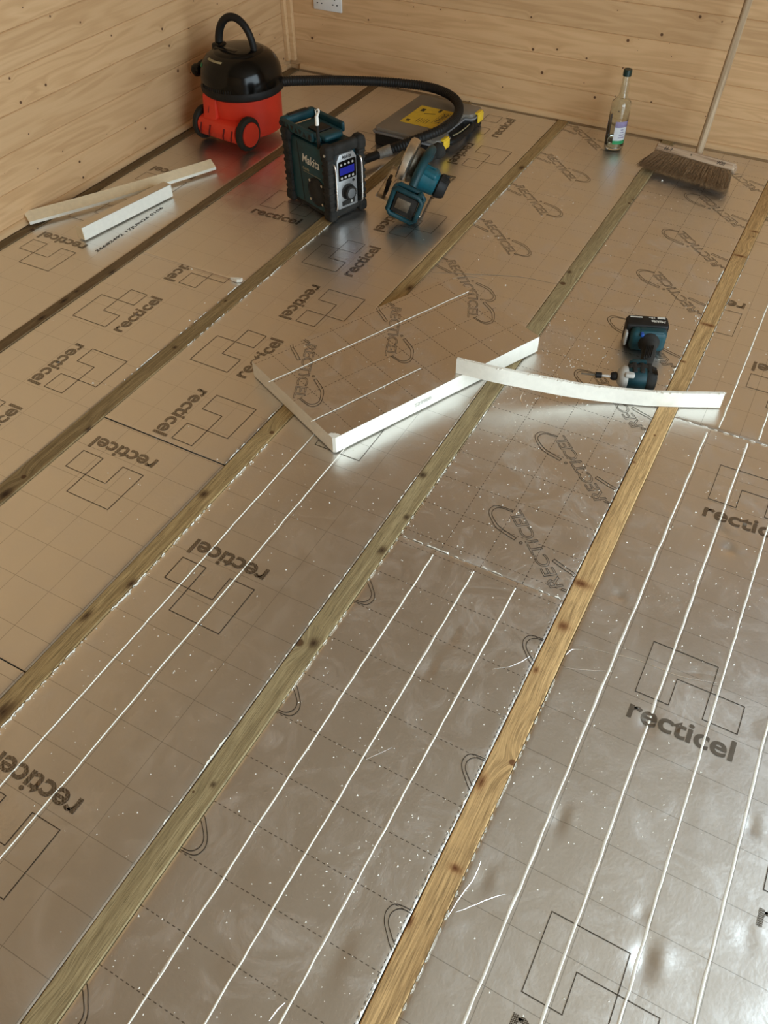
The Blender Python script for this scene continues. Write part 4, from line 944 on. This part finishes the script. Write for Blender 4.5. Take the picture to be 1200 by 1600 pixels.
CR = [('pale crease across the foil above the loose block', [(675, 425), (740, 428), (810, 432), (872, 444)], .0012),
      ('short torn foil crease touching the loose block top corner', [(690, 437), (730, 432), (760, 436)], .0010),
      ('torn foil flap beside the yellowish joist in the foreground', [(700, 1432), (718, 1402), (738, 1375), (752, 1345)], .0007),
      ('forked foil wrinkle running right from the foreground joist', [(712, 1425), (745, 1412), (768, 1402), (790, 1397)], .0006),
      ('thin crease crossing two score lines on the grey board', [(893, 1004), (945, 1018), (1000, 1032), (1060, 1055), (1120, 1066)], .0007),
      ('curled foil whisker beside the joist on the grey board', [(884, 1022), (895, 1014), (912, 1016)], .0008),
      ('faint straight crease near the joist on the grey board', [(880, 1042), (910, 1046), (948, 1048)], .0006),
      ('foil wrinkle at the bottom edge beside a score line', [(420, 1595), (432, 1578), (445, 1566)], .0008),
      ('curved scratch beside the foreground joist edge', [(770, 1045), (800, 1040), (828, 1025)], .0005),
      ('pale scratch mark on the dashed grid below the circle', [(572, 1186), (590, 1178), (612, 1168)], .0009),
      ('thin drooping foam whisker hanging from the strip', [(818, 612), (814, 622), (817, 632)], .0011)]
for lb, px, w_ in CR: crease(lb, px, w_)['label'] = lb
rc = random.Random(77); HEAPS = {}
def crumb(x, y, s):
    q = board_at(x, y)
    if q is None: return
    bm = HEAPS.setdefault(q[5].name, (nb(), q))[0]
    z = q[4](x, y)+s*.35; vs_ = []; x -= q[0]; y -= q[2]
    for (a_, b_, c_) in ((1, 0, 0), (-.6, .8, 0), (-.5, -.9, .1), (0, 0, 1.0)):
        vs_.append(bm.verts.new((x+s*(a_+rc.uniform(-.3, .3)), y+s*(b_+rc.uniform(-.3, .3)), z+s*(c_*.7-.25))))
    for t_ in ((0, 1, 3), (1, 2, 3), (2, 0, 3), (0, 2, 1)): bm.faces.new([vs_[k] for k in t_])
def scatter(n, x0, x1, y0, y1, smax=.0016, clumps=0):
    cl = [(rc.uniform(x0, x1), rc.uniform(y0, y1)) for _ in range(clumps)]
    for _ in range(n):
        if cl and rc.random() < .42: c_ = rc.choice(cl); x, y = c_[0]+rc.gauss(0, .055), c_[1]+rc.gauss(0, .055)
        else: x, y = rc.uniform(x0, x1), rc.uniform(y0, y1)
        dx, dy = x-Nx, y-Ny; a_, b_ = dx*e1.x+dy*e1.y, -dx*e1.y+dy*e1.x
        if -.01 < a_ < BL+.01 and -.01 < b_ < BW+.01: continue
        crumb(x, y, .00035+smax*1.15*rc.random()**3.4)
scatter(1100, 1.87, 2.25, -2.40, -1.4, .0019, 14); scatter(800, 1.87, 2.25, -3.5, -2.42, .0017, 10); scatter(800, 2.32, 2.62, -3.4, -1.72, .0017, 10)
scatter(600, 1.42, 1.80, -3.3, -1.7, .0016, 12); scatter(220, 1.42, 1.80, -1.7, -.2, .0016, 4); scatter(200, 1.87, 2.25, -1.4, -.4, .0016, 4)
scatter(140, .98, 1.36, -2.9, -.9, .0015, 3); scatter(120, .51, .90, -2.6, -1.0, .0014, 3); scatter(90, .06, .45, -1.9, -.6, .0014, 3); scatter(90, 2.32, 2.62, -1.69, -1.0, .0015, 3)
for i in range(150): crumb(1.4145+rc.uniform(0, .012)*rc.random(), rc.uniform(-3.4, -2.3), .0006+.002*rc.random()**2)
for i in range(120): crumb(2.258-rc.uniform(0, .016)*rc.random(), rc.uniform(-3.5, -.9), .0006+.0022*rc.random()**2)
for (px, s_) in (((382, 438), .003), ((145, 598), .004), ((296, 500), .003), ((1035, 282), .005), ((790, 445), .003), ((515, 785), .003), ((300, 420), .003), ((165, 600), .002), ((960, 610), .003), ((700, 375), .003)):
    p = at(*px); crumb(p.x, p.y, s_)
for bm, q in HEAPS.values():
    o = obj('foam_crumbs', bm, CRUMB, q[5], smooth=0); o['kind'] = 'stuff'
bm = nb()
for i in range(230):
    u, v = rc.uniform(.02, BL-.02), rc.uniform(.02, BW-.02)*(rc.random()**.6); s_ = .0003+.0013*rc.random()**3; z = bh(u, v)+s_*.3
    vs_ = [bm.verts.new((u+s_*a_, v+s_*b_, z+s_*c_)) for a_, b_, c_ in ((1, 0, -.2), (-.6, .8, -.2), (-.5, -.9, -.2), (0, 0, .5))]
    for t_ in ((0, 1, 3), (1, 2, 3), (2, 0, 3), (0, 2, 1)): bm.faces.new([vs_[k] for k in t_])
o = obj('foam_dust', bm, CRUMB, blk, smooth=0); o['kind'] = 'stuff'
